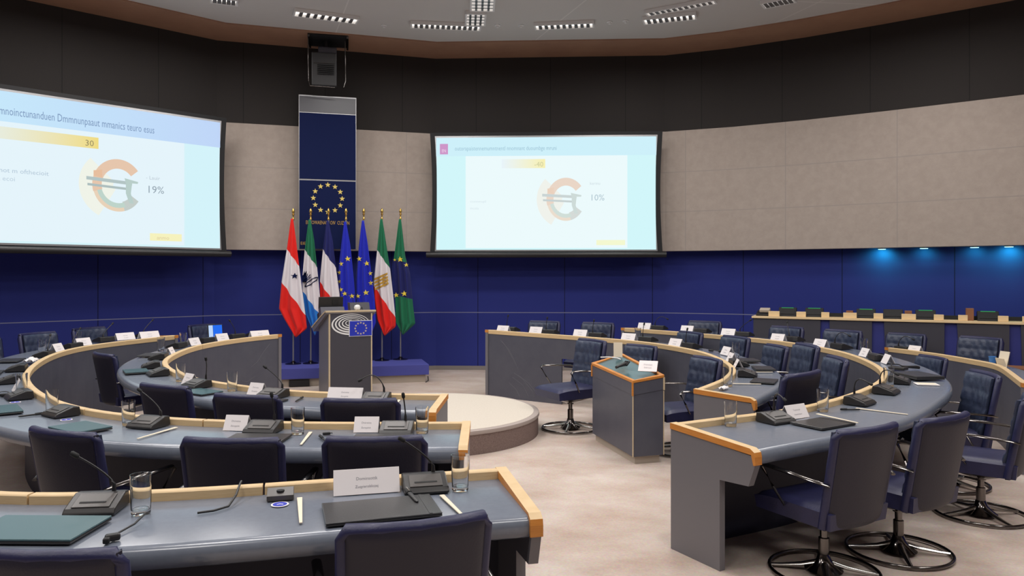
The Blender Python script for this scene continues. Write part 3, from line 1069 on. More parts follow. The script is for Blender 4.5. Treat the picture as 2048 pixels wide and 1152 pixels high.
# --- foreground desk, left
mic('L3', 203, 1016, 'l', 'black microphone unit with angled neck on the nearest left desk, beside the left glass')
mic('L3', 848, 977, 'l', 'black microphone unit on the nearest left desk, right of the large name card')
glass('L3', 281, 1029, 'empty water glass on the nearest left desk, left of the loose cable')
glass('L3', 889, 984, 'empty water glass on the nearest left desk, close to its right end')
card('L3', 742, 983, 'large white name card with two printed lines on the nearest left desk', 0.285, 0.10, 'Dominsottk', 'Zuqyierobliczej', dmin=0.115)
folder('L3', 762, 1026, 'dark grey open writing folder on the nearest left desk, a pen on top', 0.45, 0.27, 0.014, opened=True, dmin=0.24, dmax=0.14, turn=0.06)
folder('L3', 92, 1062, 'large dark folder painted with teal reflection on the nearest left desk, at the left edge of the picture', 0.42, 0.27, 0.018, M_TEAL, turn=-0.1, dmin=0.30, dmax=0.17)
stick('knife', (599, 992), (602, 1055), 'pale paper knife on the nearest left desk, right of the round sticker', 'L3')
stick('knife', (880, 988), (924, 1031), 'pale paper knife right of the open writing folder in the foreground', 'L3')
stick('pen', (812, 990), (836, 1017), 'fat black pen lying on the open writing folder in the foreground', 'L3', 0.017)
def sticker(r):
    b = MB(); b.lathe([(0.036, 0), (0.036, 0.0015), (0.0, 0.0015)], 28); b.build('rim', M_PAPER, r)
    b = MB(); b.lathe([(0.029, 0.0014), (0.029, 0.0024), (0.0, 0.0024)], 28); b.build('disc', M_EUBLUE, r)
    b = MB(); b.tube([(-0.012, -0.004, 0.0026), (0.0, 0.002, 0.0026), (0.014, -0.006, 0.0026)], 0.003, 6, flat=0.2); b.build('mark', M_PAPER, r)
small('L3', 560, 1011, 'round_sticker', 'round blue and white sticker on the nearest left desk by the button box', 'sticker', sticker, 0.16)
small('L2', 149, 838, 'round_sticker', 'round blue and white sticker under the microphone left of the edge-on chair', 'sticker', sticker, 0.2)
small('L2', 56, 803, 'round_sticker', 'round blue sticker half under a microphone at the left side of the middle left desk', 'sticker', sticker, 0.2)
def button_box(r):
    b = MB(); b.extr([(-0.035, 0), (0.03, 0), (0.03, 0.042), (-0.035, 0.022)], 'x', -0.055, 0.055); b.build('case', M_UNITTOP, r, bevel=0.002)
    b = MB(); b.lathe([(0.017, 0.0), (0.016, 0.008), (0.0, 0.009)], 16, (0, 0, 0.029)); b.build('button', M_BLKM, r)
small('L3', 566, 1000, 'button_box', 'small grey box with black round button by the rail of the nearest left desk', 'button', button_box, 0.095, size=(0.06, 0.04))
def cable_a(r):
    b = MB(); b.tube([(0.03, 0.13, 0.058), (0.028, 0.09, 0.056), (0.02, 0.03, 0.028), (0.0, -0.06, 0.008), (-0.05, -0.10, 0.006), (-0.11, -0.115, 0.006)], 0.005, 8); b.build('lead', M_BLK, r, smooth=50)
small('L3', 478, 1003, 'loose_cable', 'loose black cable hanging over the rail onto the nearest left desk', 'cable', cable_a, 0.16, size=(0.13, 0.12))
def cable_b(r):
    b = MB(); b.tube([(0.0, 0.10, 0.03), (-0.02, 0.02, 0.012), (-0.05, -0.06, 0.008), (-0.06, -0.11, 0.012)], 0.004, 8); b.build('lead', M_BLK, r, smooth=50)
    b = MB(); b.box((-0.05, -0.125, 0.014), (0.05, 0.03, 0.026), rz=0.4); b.build('earpiece', M_BLK, r, bevel=0.008)
    b = MB(); b.box((-0.062, -0.15, 0.012), (0.022, 0.03, 0.02), rz=0.1); b.build('plug', M_BLKM, r, bevel=0.005)
small('L3', 200, 1048, 'earphone', 'black earphone with cable at the corner of the large teal-reflecting folder', 'earphone', cable_b, 0.33, dmax=0.2, size=(0.09, 0.14))
# --- middle desk, left, near part
mic('L2', 536, 860, 's', 'black microphone unit on the middle left desk, left of the glass by a paper knife')
mic('L2', 798, 860, 's', 'black microphone unit nearest the right end of the middle left desk')
mic('L2', 322, 848, 'l', 'black microphone unit with curved neck on the middle left desk, above a long paper knife')
mic('L2', 160, 828, 'n', 'black microphone unit without neck by the gap in the rail of the middle left desk')
mic('L2', 66, 796, 'n', 'dark microphone unit above a round blue sticker, left side of the middle left desk')
mic('L2', 40, 765, 'n', 'dark microphone unit on the leftmost bend of the middle left desk')
mic('L2', 46, 742, 'n', 'dark microphone unit next to crumpled paper on the middle left desk')
mic('L2', 92, 714, 'l', 'dark microphone unit beside the glass, before the leftmost far chair')
mic('L2', 144, 697, 'l', 'dark microphone unit on far left desk, in front of two chairs by the wall')
mic('L2', 207, 684, 'l', 'dark microphone unit left of a name card, far stretch of the middle left desk')
mic('L2', 287, 674, 'l', 'dark microphone unit nearest the far end of the middle left desk')
glass('L2', 595, 869, 'water glass on the middle left desk, above the crossed pen and paper knife')
glass('L2', 841, 867, 'water glass near the right end of the middle left desk')
glass('L2', 275, 853, 'water glass on the middle left desk, left of a microphone with curved neck')
glass('L2', 118, 830, 'water glass on the middle left desk, left of the microphone without neck')
glass('L2', 72, 785, 'water glass standing at the leftmost bend of the rail of the middle left desk')
glass('L2', 83, 708, 'water glass in front of the leftmost far chair')
glass('L2', 154, 690, 'water glass in front of the second far chair from the left')
card('L2', 506, 858, 'white name card tucked behind a microphone, middle stretch of the middle left desk', 0.15)
card('L2', 752, 858, 'white name card nearest the right end of the middle left desk', 0.15)
card('L2', 58, 783, 'white name card seen end-on at the leftmost bend of the middle left desk', 0.15)
card('L2', 112, 704, 'white name card right of the leftmost far microphone', 0.17)
card('L2', 163, 692, 'white name card before the second far chair from the left', 0.2)
card('L2', 229, 681, 'white name card on the far stretch of the middle left desk, second from its end', 0.25)
card('L2', 313, 672, 'white name card nearest the far end of the middle left desk', 0.27)
folder('L2', 246, 868, 'dark folder painted with teal reflection, right of the leftmost chair at the middle left desk', 0.32, 0.23, 0.02, M_TEAL, turn=-0.2, dmin=0.27, dmax=0.15)
folder('L2', 20, 824, 'dark folder painted with teal reflection at the left edge of the picture under a headset', 0.34, 0.24, 0.02, M_TEAL, turn=-0.15, dmin=0.27, dmax=0.15)
folder('L2', 525, 876, 'dark folder partly hidden by the middle chair at the middle left desk', 0.34, 0.24, 0.012, turn=0.05, dmin=0.28, dmax=0.15)
folder('L2', 770, 872, 'dark folder partly hidden by the rightmost chair at the middle left desk', 0.34, 0.2, 0.012, dmin=0.28, dmax=0.15)
folder('L2', 8, 778, 'dark folder with white edge at the left edge, below two others', 0.30, 0.21, 0.012, dmin=0.28, dmax=0.14)
folder('L2', 6, 748, 'dark folder at the left edge, below the topmost one on the bend', 0.30, 0.21, 0.012, dmin=0.28, dmax=0.14)
folder('L2', 20, 724, 'dark folder at the left edge, topmost on the bend of the middle left desk', 0.30, 0.21, 0.012, dmin=0.28, dmax=0.14)
stick('knife', (616, 865), (594, 893), 'pale paper knife crossing a pen on the middle left desk', 'L2')
stick('knife', (354, 857), (276, 880), 'pale paper knife lying right of the teal-reflecting folder on the middle left desk', 'L2')
stick('pen', (613, 876), (632, 893), 'black pen crossed by a paper knife on the middle left desk', 'L2')
stick('pen', (128, 829), (78, 836), 'black pen lying below the glass on the middle left desk', 'L2')
def stick_usb(r):
    b = MB(); b.box((0, 0, 0.008), (0.045, 0.022, 0.015), rz=0.4); b.build('body', M_BLKM, r, bevel=0.004)
    b = MB(); b.box((0.026, 0.011, 0.008), (0.014, 0.013, 0.006), rz=0.4); b.build('connector', M_CHROME, r)
small('L2', 642, 871, 'memory_stick', 'tiny black plug on the middle left desk, right of the crossed pen', 'plug', stick_usb, 0.18)
def headset(r, arc=0.07):
    b = MB(); b.tube([(arc * math.cos(PI * i / 14), arc * 0.85 * math.sin(PI * i / 14), 0.012 + 0.012 * math.sin(PI * i / 14)) for i in range(15)], 0.006, 8, flat=0.6); b.build('headband', M_BLK, r, smooth=50)
    for s in (-1, 1):
        b = MB(); b.lathe([(0.026, 0), (0.03, 0.008), (0.028, 0.02), (0.0, 0.024)], 18, (s * arc, -0.008, 0.002)); b.build('ear_cup', M_BLKM, r, smooth=50)
small('L2', 30, 806, 'headset', 'black headset lying above the teal-reflecting folder at the left edge', 'headset', headset, 0.2, 0.5, size=(0.10, 0.09))
def crumple(r):
    b = MB()
    rnd = random.Random(3)
    vs = []
    for j in range(6):
        for i in range(9):
            vs.append((-0.12 + 0.03 * i, -0.05 + 0.02 * j, 0.012 + 0.045 * abs(math.sin(i * 0.9 + j)) * math.sin(PI * (j + 0.5) / 6) + rnd.uniform(0, 0.01)))
    b.add(vs, [(j * 9 + i, j * 9 + i + 1, j * 9 + i + 10, j * 9 + i + 9) for j in range(5) for i in range(8)])
    o = b.build('sheet', M_PAPER, r, smooth=30)
    s = o.modifiers.new('thick', 'SOLIDIFY'); s.thickness = 0.0015
small('L2', 66, 728, 'crumpled_paper', 'crumpled white paper on the rail side of the middle left desk', 'paper', crumple, 0.12, size=(0.125, 0.06))
# --- inner desk, left
mic('L1', 577, 787, 'l', 'black microphone unit on the innermost left desk, right of a small white card')
mic('L1', 768, 793, 'a', 'black microphone unit with hooked neck at the right end of the innermost left desk')
mic('L1', 436, 769, 'r', 'black microphone unit with upright stalk on the innermost left desk')
mic('L1', 345, 749, 'n', 'black microphone unit left of a glass on the bend of the innermost left desk')
mic('L1', 326, 735, 'n', 'black microphone unit at the tightest bend of the innermost left desk')
mic('L1', 318, 719, 'n', 'black microphone unit by a dark folder, upper bend of the innermost left desk')
mic('L1', 354, 696, 'n', 'black microphone unit in front of the rear glass on the innermost left desk')
mic('L1', 400, 685, 'n', 'black microphone unit left of the tablet on the innermost left desk')
mic('L1', 465, 677, 'r', 'black microphone unit with short neck right of the tablet')
mic('L1', 505, 673, 'n', 'black microphone unit left of the last card on the far innermost left desk')
glass('L1', 466, 783, 'water glass on the innermost left desk between two microphones')
glass('L1', 371, 763, 'water glass at the bend of the innermost left desk')
glass('L1', 322, 703, 'water glass above the dark folder on the innermost left desk')
glass('L1', 357, 692, 'water glass behind a microphone on the far innermost left desk')
card('L1', 746, 792, 'white name card left of the hooked microphone on the innermost left desk', 0.27)
card('L1', 560, 785, 'small white name card left of the curved microphone, innermost left desk', 0.14)
card('L1', 416, 766, 'white name card leaning by the upright microphone stalk', 0.14)
card('L1', 342, 712, 'white name card turned sideways at the upper bend of the innermost left desk', 0.16)
card('L1', 378, 693, 'white name card before the rear glass on the innermost left desk', 0.19)
card('L1', 425, 683, 'white name card in front of the lit tablet', 0.19)
card('L1', 533, 672, 'white name card closest to the far end of the innermost left desk', 0.27)
folder('L1', 428, 783, 'dark folder painted with teal reflection between two seated places on the innermost left desk', 0.30, 0.2, 0.012, M_TEAL, dmin=0.24, dmax=0.13)
folder('L1', 283, 747, 'dark folder painted with teal reflection on the broad bend of the innermost left desk', 0.26, 0.2, 0.02, M_TEAL, dmin=0.24, dmax=0.12)
folder('L1', 268, 719, 'dark folder at the upper bend of the innermost left desk', 0.28, 0.2, 0.014, dmin=0.24, dmax=0.12)
folder('L1', 558, 798, 'dark folder right of the middle chair at the innermost left desk', 0.28, 0.16, 0.012, dmin=0.27, dmax=0.13)
stick('pen', (588, 797), (572, 807), 'black pen on the innermost left desk near the dark folder', 'L1')
stick('knife', (798, 802), (791, 815), 'pale paper knife at the right end of the innermost left desk', 'L1')
def tablet(r):
    b = MB(); b.box((0, 0, 0.105), (0.20, 0.012, 0.19), rx=-0.12); b.build('body', M_BLK, r, bevel=0.003)
    b = MB(); b.box((0.03, -0.0072, 0.105), (0.12, 0.003, 0.17), rx=-0.12); b.build('lit_screen', M_TABLET, r)
    b = MB(); b.box((-0.062, -0.0072, 0.105), (0.055, 0.003, 0.17), rx=-0.12); b.build('white_pane', M_TABLET2, r)
    b = MB(); b.box((0, 0.0, 0.008), (0.16, 0.06, 0.012)); b.build('stand', M_BLK, r, bevel=0.002)
small('L1', 404, 679, 'tablet', 'bright blue lit tablet standing on the innermost left desk', 'tablet', tablet, 0.36, PI - 0.25, 0.055, size=(0.11, 0.07))

# --- inner desk, right
far = 'row of cards and microphones along the innermost right desk'
mic('R1', 1030, 662, 's', 'microphone unit beside the first card at the far end of the innermost right desk')
mic('R1', 1116, 666, 's', 'microphone unit second from the far end of the innermost right desk, below a chair')
mic('R1', 1207, 673, 's', 'microphone unit third from the far end of the innermost right desk')
mic('R1', 1302, 683, 's', 'microphone unit beside the rear glass on the innermost right desk')
mic('R1', 1384, 697, 's', 'microphone unit fifth from the far end of the innermost right desk')
mic('R1', 1472, 752, 'n', 'microphone unit on the orange-ended tip of the innermost right desk, by a glass')
mic('R1', 1467, 732, 'n', 'microphone unit at the tight bend of the innermost right desk')
glass('R1', 1288, 680, 'water glass behind a name card at the back of the innermost right desk')
glass('R1', 1472, 715, 'water glass at the bend of the innermost right desk, beside a card')
glass('R1', 1446, 773, 'water glass near the orange end of the innermost right desk')
card('R1', 1002, 661, 'first white name card at the far end of the innermost right desk', 0.19)
card('R1', 1088, 665, 'second white name card from the far end of the innermost right desk', 0.2)
card('R1', 1174, 671, 'third white name card from the far end of the innermost right desk', 0.2)
card('R1', 1269, 682, 'white name card before the rear glass on the innermost right desk', 0.2)
card('R1', 1359, 694, 'fifth white name card from the far end of the innermost right desk', 0.2)
card('R1', 1456, 711, 'white name card next to a headset on the bend of the innermost right desk', 0.18)
card('R1', 1464, 724, 'white name card turned sideways below another at the bend of the right inner desk', 0.15)
card('R1', 1476, 738, 'small white card at the tight bend above the last microphone, right inner desk', 0.12)
small('R1', 1434, 706, 'headset', 'black headset left of the card on the bend of the innermost right desk', 'headset', headset, 0.16, 0.3, size=(0.10, 0.08))
folder('R1', 1513, 724, 'black folder uppermost on the bend of the innermost right desk', 0.24, 0.18, 0.018, dmin=0.22, dmax=0.12)
folder('R1', 1505, 733, 'black folder second from the top on the bend of the innermost right desk', 0.26, 0.18, 0.018, dmin=0.22, dmax=0.12)
folder('R1', 1506, 764, 'dark folder with white strip near the orange end of the innermost right desk', 0.26, 0.2, 0.012, dmin=0.22, dmax=0.12)
stick('knife', (1482, 746), (1545, 746), 'white paper knife across the bend of the innermost right desk', 'R1')
stick('knife', (1482, 756), (1536, 757), 'pale paper knife above the dark folder, right inner desk', 'R1')
def crumple2(r):
    crumple(r)
small('R1', 1430, 779, 'crumpled_paper', 'crumpled white wrapping at the foot of the glass on the right inner desk', 'wrapping', crumple2, 0.12, size=(0.065, 0.04)).scale = (0.5, 0.6, 0.5)
# --- middle desk, right
mic('R2', 1325, 659, 'a', 'microphone unit with arching neck at the far end of the middle right desk')
mic('R2', 1408, 666, 'n', 'microphone unit without neck, second from the far end of the middle right desk')
mic('R2', 1498, 672, 'l', 'microphone unit third from the far end of the middle right desk')
mic('R2', 1590, 683, 'r', 'microphone unit in front of the leftmost counter chair')
mic('R2', 1682, 698, 'a', 'microphone unit with arching neck in front of the second counter chair')
mic('R2', 1758, 721, 'n', 'black microphone unit between a clear glass and a blank white card')
mic('R2', 1774, 765, 'n', 'rounded black microphone unit at the bend of the middle right desk, above another')
mic('R2', 1756, 786, 'b', 'black microphone unit with short looped neck at the bend of the middle right desk')
mic('R2', 1692, 806, 'b', 'black microphone unit left of the bend on the middle right desk, right of a glass')
mic('R2', 1512, 836, 'b', 'black microphone unit with looped neck near the orange end of the middle right desk')
glass('R2', 1461, 853, 'water glass closest to the orange end of the middle right desk')
glass('R2', 1644, 824, 'water glass in the middle of the near stretch of the middle right desk')
glass('R2', 1747, 772, 'water glass at the inner bend of the middle right desk')
glass('R2', 1728, 706, 'water glass behind a name card on the far stretch of the middle right desk')
card('R2', 1307, 658, 'white name card at the far end of the middle right desk', 0.2)
card('R2', 1384, 664, 'second white name card from the far end of the middle right desk', 0.19)
card('R2', 1470, 670, 'white name card third from the far end of the middle right desk', 0.2)
card('R2', 1561, 682, 'white name card in front of the leftmost counter chair', 0.19)
card('R2', 1654, 696, 'white name card in front of the second counter chair', 0.19)
card('R2', 1732, 714, 'white name card standing before a clear glass on the middle right desk', 0.17)
card('R2', 1776, 728, 'blank white card right of a black unit on the middle right desk', 0.17, 0.09, '', '')
card('R2', 1576, 836, 'white name card with two printed lines on the near stretch of the middle right desk', 0.2, 0.085, 'Tzurenrpb', 'Auuersimpoz', dmin=0.11)
folder('R2', 1640, 850, 'open dark folder with pale edges on the near stretch of the middle right desk', 0.33, 0.24, 0.014, opened=True, dmin=0.26, dmax=0.14)
folder('R2', 1852, 772, 'large closed black folder at the outer tip of the middle right desk', 0.36, 0.26, 0.03, turn=0.5, dmin=0.27, dmax=0.15)
stick('knife', (1634, 836), (1716, 855), 'white paper knife along the edge of the open folder, right', 'R2', 0.024)
stick('knife', (1709, 819), (1816, 834), 'long pale paper knife below the bend microphones on the middle right desk', 'R2')
stick('pen', (1700, 818), (1740, 818), 'black pen end near the long pale paper knife on the middle right desk', 'R2')
def blackphone(r):
    b = MB(); b.box((0, 0, 0.02), (0.10, 0.15, 0.03), rz=0.3); b.build('case', M_UNIT, r, bevel=0.008)
    b = MB(); b.tube([(0.03, -0.02, 0.03), (0.10, -0.03, 0.03), (0.19, -0.05, 0.025), (0.21, -0.055, 0.02)], [0.016, 0.012, 0.016, 0.014], 10); b.build('handset', M_BLK, r, smooth=50)
    b = MB(); b.tube([(-0.03, 0.05, 0.035), (0.02, 0.09, 0.05), (0.07, 0.05, 0.045), (0.12, 0.03, 0.02)], 0.005, 8); b.build('lead', M_BLK, r, smooth=50)
small('R2', 1785, 742, 'telephone_set', 'grey telephone with handset beside the blank card on the middle right desk', 'telephone', blackphone, 0.2, -0.9, 0.2, size=(0.13, 0.16))
def whiteframe(r):
    b = MB(); b.box((0, 0, 0.004), (0.13, 0.17, 0.006)); b.build('frame', M_PAPER, r)
    b = MB(); b.box((0, 0, 0.008), (0.10, 0.14, 0.002)); b.build('sheet', M_CREAM, r)
small('R2', 1803, 766, 'paper_pad', 'white pad of paper left of the large closed black folder', 'paper', whiteframe, 0.25, 0.3, 0.15, size=(0.09, 0.10))
# --- outer desk, right
mic('R3', 1816, 699, 'a', 'microphone unit with looped neck on the outermost right desk')
card('R3', 1795, 699, 'white name card with text on the outermost right desk, before the third counter chair', 0.18)
def creamcard(r):
    b = MB(); b.box((0, 0, 0.085), (0.12, 0.006, 0.17), rx=0.25); b.build('card', M_CREAM, r)
    b = MB(); b.box((0, 0.03, 0.05), (0.11, 0.004, 0.10), rx=-0.3); b.build('support', M_CREAM, r)
small('R3', 1962, 735, 'card_stand', 'tall cream card leaning on the outermost right desk', 'card', creamcard, 0.10, 0.4, size=(0.065, 0.06))
def bluecup(r):
    b = MB(); b.lathe([(0.028, 0), (0.036, 0.09), (0.037, 0.093), (0.034, 0.092), (0.027, 0.006), (0.0, 0.005)], 20); b.build('cup', mat('blue_plastic', srgb(70, 130, 200), 0.4), r, smooth=40)
small('R3', 1972, 731, 'plastic_cup', 'blue plastic cup behind the tall cream card', 'cup', bluecup, 0.10, size=(0.04, 0.04))

# ------------------------------------------------------------------ round stage
b = MB()
st = empty('round_stage', (-0.93, 8.15, 0))
tag(st, 'low round beige carpeted stage in the middle of the horseshoe', 'stage')
b.lathe([(1.215, 0.0), (1.215, 0.195), (0.0, 0.195)], 96)
b.build('side', M_STAGESIDE, st, smooth=40)
b = MB()
b.lathe([(1.16, 0.19), (1.222, 0.19), (1.226, 0.20), (1.222, 0.226), (1.205, 0.232), (1.16, 0.232)], 96, closed=True)
b.build('rim', M_STAGERIM, st, smooth=50)
b = MB()
b.lathe([(1.165, 0.196), (1.165, 0.2335), (0.0, 0.2335)], 96)
b.build('top', M_STAGETOP, st, smooth=40)

# ------------------------------------------------------------------ platform with flags
PD = Vector((0.965, 0.257)).normalized()
PN = Vector((-PD.y, PD.x))
P0 = Vector((-1.317, 11.9))
W_, DP = 2.6, 0.82
pl = empty('flag_platform', (P0.x, P0.y, 0))
tag(pl, 'low blue platform under the row of flags', 'platform')
def pp_(a, c):
    v = PD * a + PN * c
    return (v.x, v.y)
b = MB()
b.prism([pp_(-W_, 0.05), pp_(-0.05, 0.05), pp_(-0.05, DP - 0.05), pp_(-W_, DP - 0.05)], 0.0, 0.12)
b.build('plinth', M_PLINTH, pl)
b = MB()
b.prism([pp_(-W_, 0), pp_(0, 0), pp_(0, DP), pp_(-W_, DP)], 0.12, 0.28)
b.build('blue_top', M_BLUECLOTH, pl, bevel=0.004)
b = MB()
b.tube([pp_(-0.02, -0.02) + (0.10,), pp_(-0.015, -0.03) + (0.03,), pp_(-0.06, -0.04) + (0.006,)], 0.008, 6)
b.build('strap', M_BLKM, pl)
b = MB()
c = pp_(-1.98, 0.02)
b.box((c[0], c[1], 0.055), (0.30, 0.06, 0.085), rz=math.atan2(PD.y, PD.x))
b.build('recess', M_BLKM, pl)

FLAGS = [
    # pole px, base py, left edge, right edge (dx,y), tip (dx,y), colours & limits, slope
    (586.5, 728, [(-2, 438), (-10, 498), (-20, 563), (-25, 617), (-13, 640)], [(2, 438), (8, 480), (15, 535), (22, 590), (27, 628), (30, 656)], (8, 674), [('red', 512), ('white', 592), ('red', 999)], 1.4,
     'red, white and red flag with a small blue star, leftmost of the row'),
    (621.5, 727, [(-2, 440), (-9, 499), (-14, 560), (-12, 600), (-6, 630)], [(2, 440), (9, 480), (16, 540), (21, 590), (23, 640), (18, 652)], (11, 670), [('green', 513), ('white', 601), ('sky', 999)], 1.4,
     'green, white and blue flag with a navy emblem, second from left'),
    (657, 726, [(-2, 442), (-9, 499), (-15, 560), (-15, 610), (-6, 630)], [(2, 442), (10, 480), (17, 540), (24, 590), (26, 630), (22, 652)], (11, 670), [('navy', 512), ('white', 585), ('red', 999)], 1.4,
     'navy, white and red flag partly behind the tall podium, third from left'),
    (692, 725, [(-2, 444), (-8, 490), (-14, 540), (-14, 590), (-10, 630)], [(2, 444), (10, 490), (17, 560), (20, 600), (20, 645)], (8, 672), [('eu', 999)], 1.0,
     'bright blue flag with a ring of yellow stars, left one of the pair'),
    (727.5, 723, [(-2, 442), (-8, 490), (-15, 560), (-16, 610), (-10, 640)], [(2, 442), (10, 490), (19, 560), (24, 600), (26, 645)], (14, 674), [('eu', 999)], 1.0,
     'bright blue flag with a ring of yellow stars, right one of the pair'),
    (764, 721, [(-2, 439), (-8, 500), (-15, 565), (-13, 600), (-7, 640)], [(2, 439), (8, 480), (17, 540), (23, 590), (28, 640), (28, 653)], (7, 671), [('green', 512), ('white', 593), ('red', 999)], 1.5,
     'green, white and red flag with a golden emblem, second from right'),
    (801, 719, [(-2, 439), (-12, 519), (-9, 591), (-8, 644)], [(2, 439), (10, 513), (19, 547), (26, 616), (30, 647)], (6, 669), [('green', 522), ('navy', 592), ('green', 999)], 0.25,
     'green and navy flag with yellow stars, rightmost of the row'),
]
FCOL = {'red': srgb(226, 40, 34), 'white': srgb(228, 222, 226), 'green': srgb(32, 112, 78), 'sky': srgb(40, 120, 204), 'navy': srgb(32, 36, 98), 'eu': srgb(34, 44, 182)}

def flag_material(name, bands):
    m = mat('flag_cloth_' + name, (1, 1, 1, 1), 0.75, spec=0.2)
    m.node_tree.nodes['Principled BSDF'].inputs['Sheen Weight'].default_value = 0.1
    nt = m.node_tree
    b = nt.nodes['Principled BSDF']
    a = nt.nodes.new('ShaderNodeAttribute')
    a.attribute_name = 'band'
    prev = None
    for i, (c, lim) in enumerate(bands):
        if prev is None:
            rgb = nt.nodes.new('ShaderNodeRGB')
            rgb.outputs[0].default_value = FCOL[c]
            prev = rgb.outputs[0]
            last = lim
            continue
        g = nt.nodes.new('ShaderNodeMath')
        g.operation = 'GREATER_THAN'
        g.inputs[1].default_value = last
        nt.links.new(a.outputs['Fac'], g.inputs[0])
        x = nt.nodes.new('ShaderNodeMix')
        x.data_type = 'RGBA'
        nt.links.new(g.outputs[0], x.inputs[0])
        nt.links.new(prev, x.inputs[6])
        x.inputs[7].default_value = FCOL[c]
        prev = x.outputs[2]
        last = lim
    nt.links.new(prev, b.inputs['Base Color'])
    return m

def interp(tab, y):
    if y <= tab[0][1]: return tab[0][0]
    for (x0, y0), (x1, y1) in zip(tab[:-1], tab[1:]):
        if y <= y1:
            t = (y - y0) / (y1 - y0)
            return x0 + (x1 - x0) * t
    return tab[-1][0]

STARS = {3: [(6, 518, 6), (-7, 528, 5.5), (-11, 545, 5), (-11, 563, 4.5), (-7, 579, 5), (0, 587, 5), (14, 592, 5)],
         4: [(-7, 518, 6), (8, 527, 5.5), (15, 547, 5), (16, 566, 5.5), (7, 585, 6), (-9, 592, 5)],
         6: [(1, 519, 6), (-10, 520, 3), (13, 530, 4.5), (-7, 590, 5.5), (9, 587, 6)]}

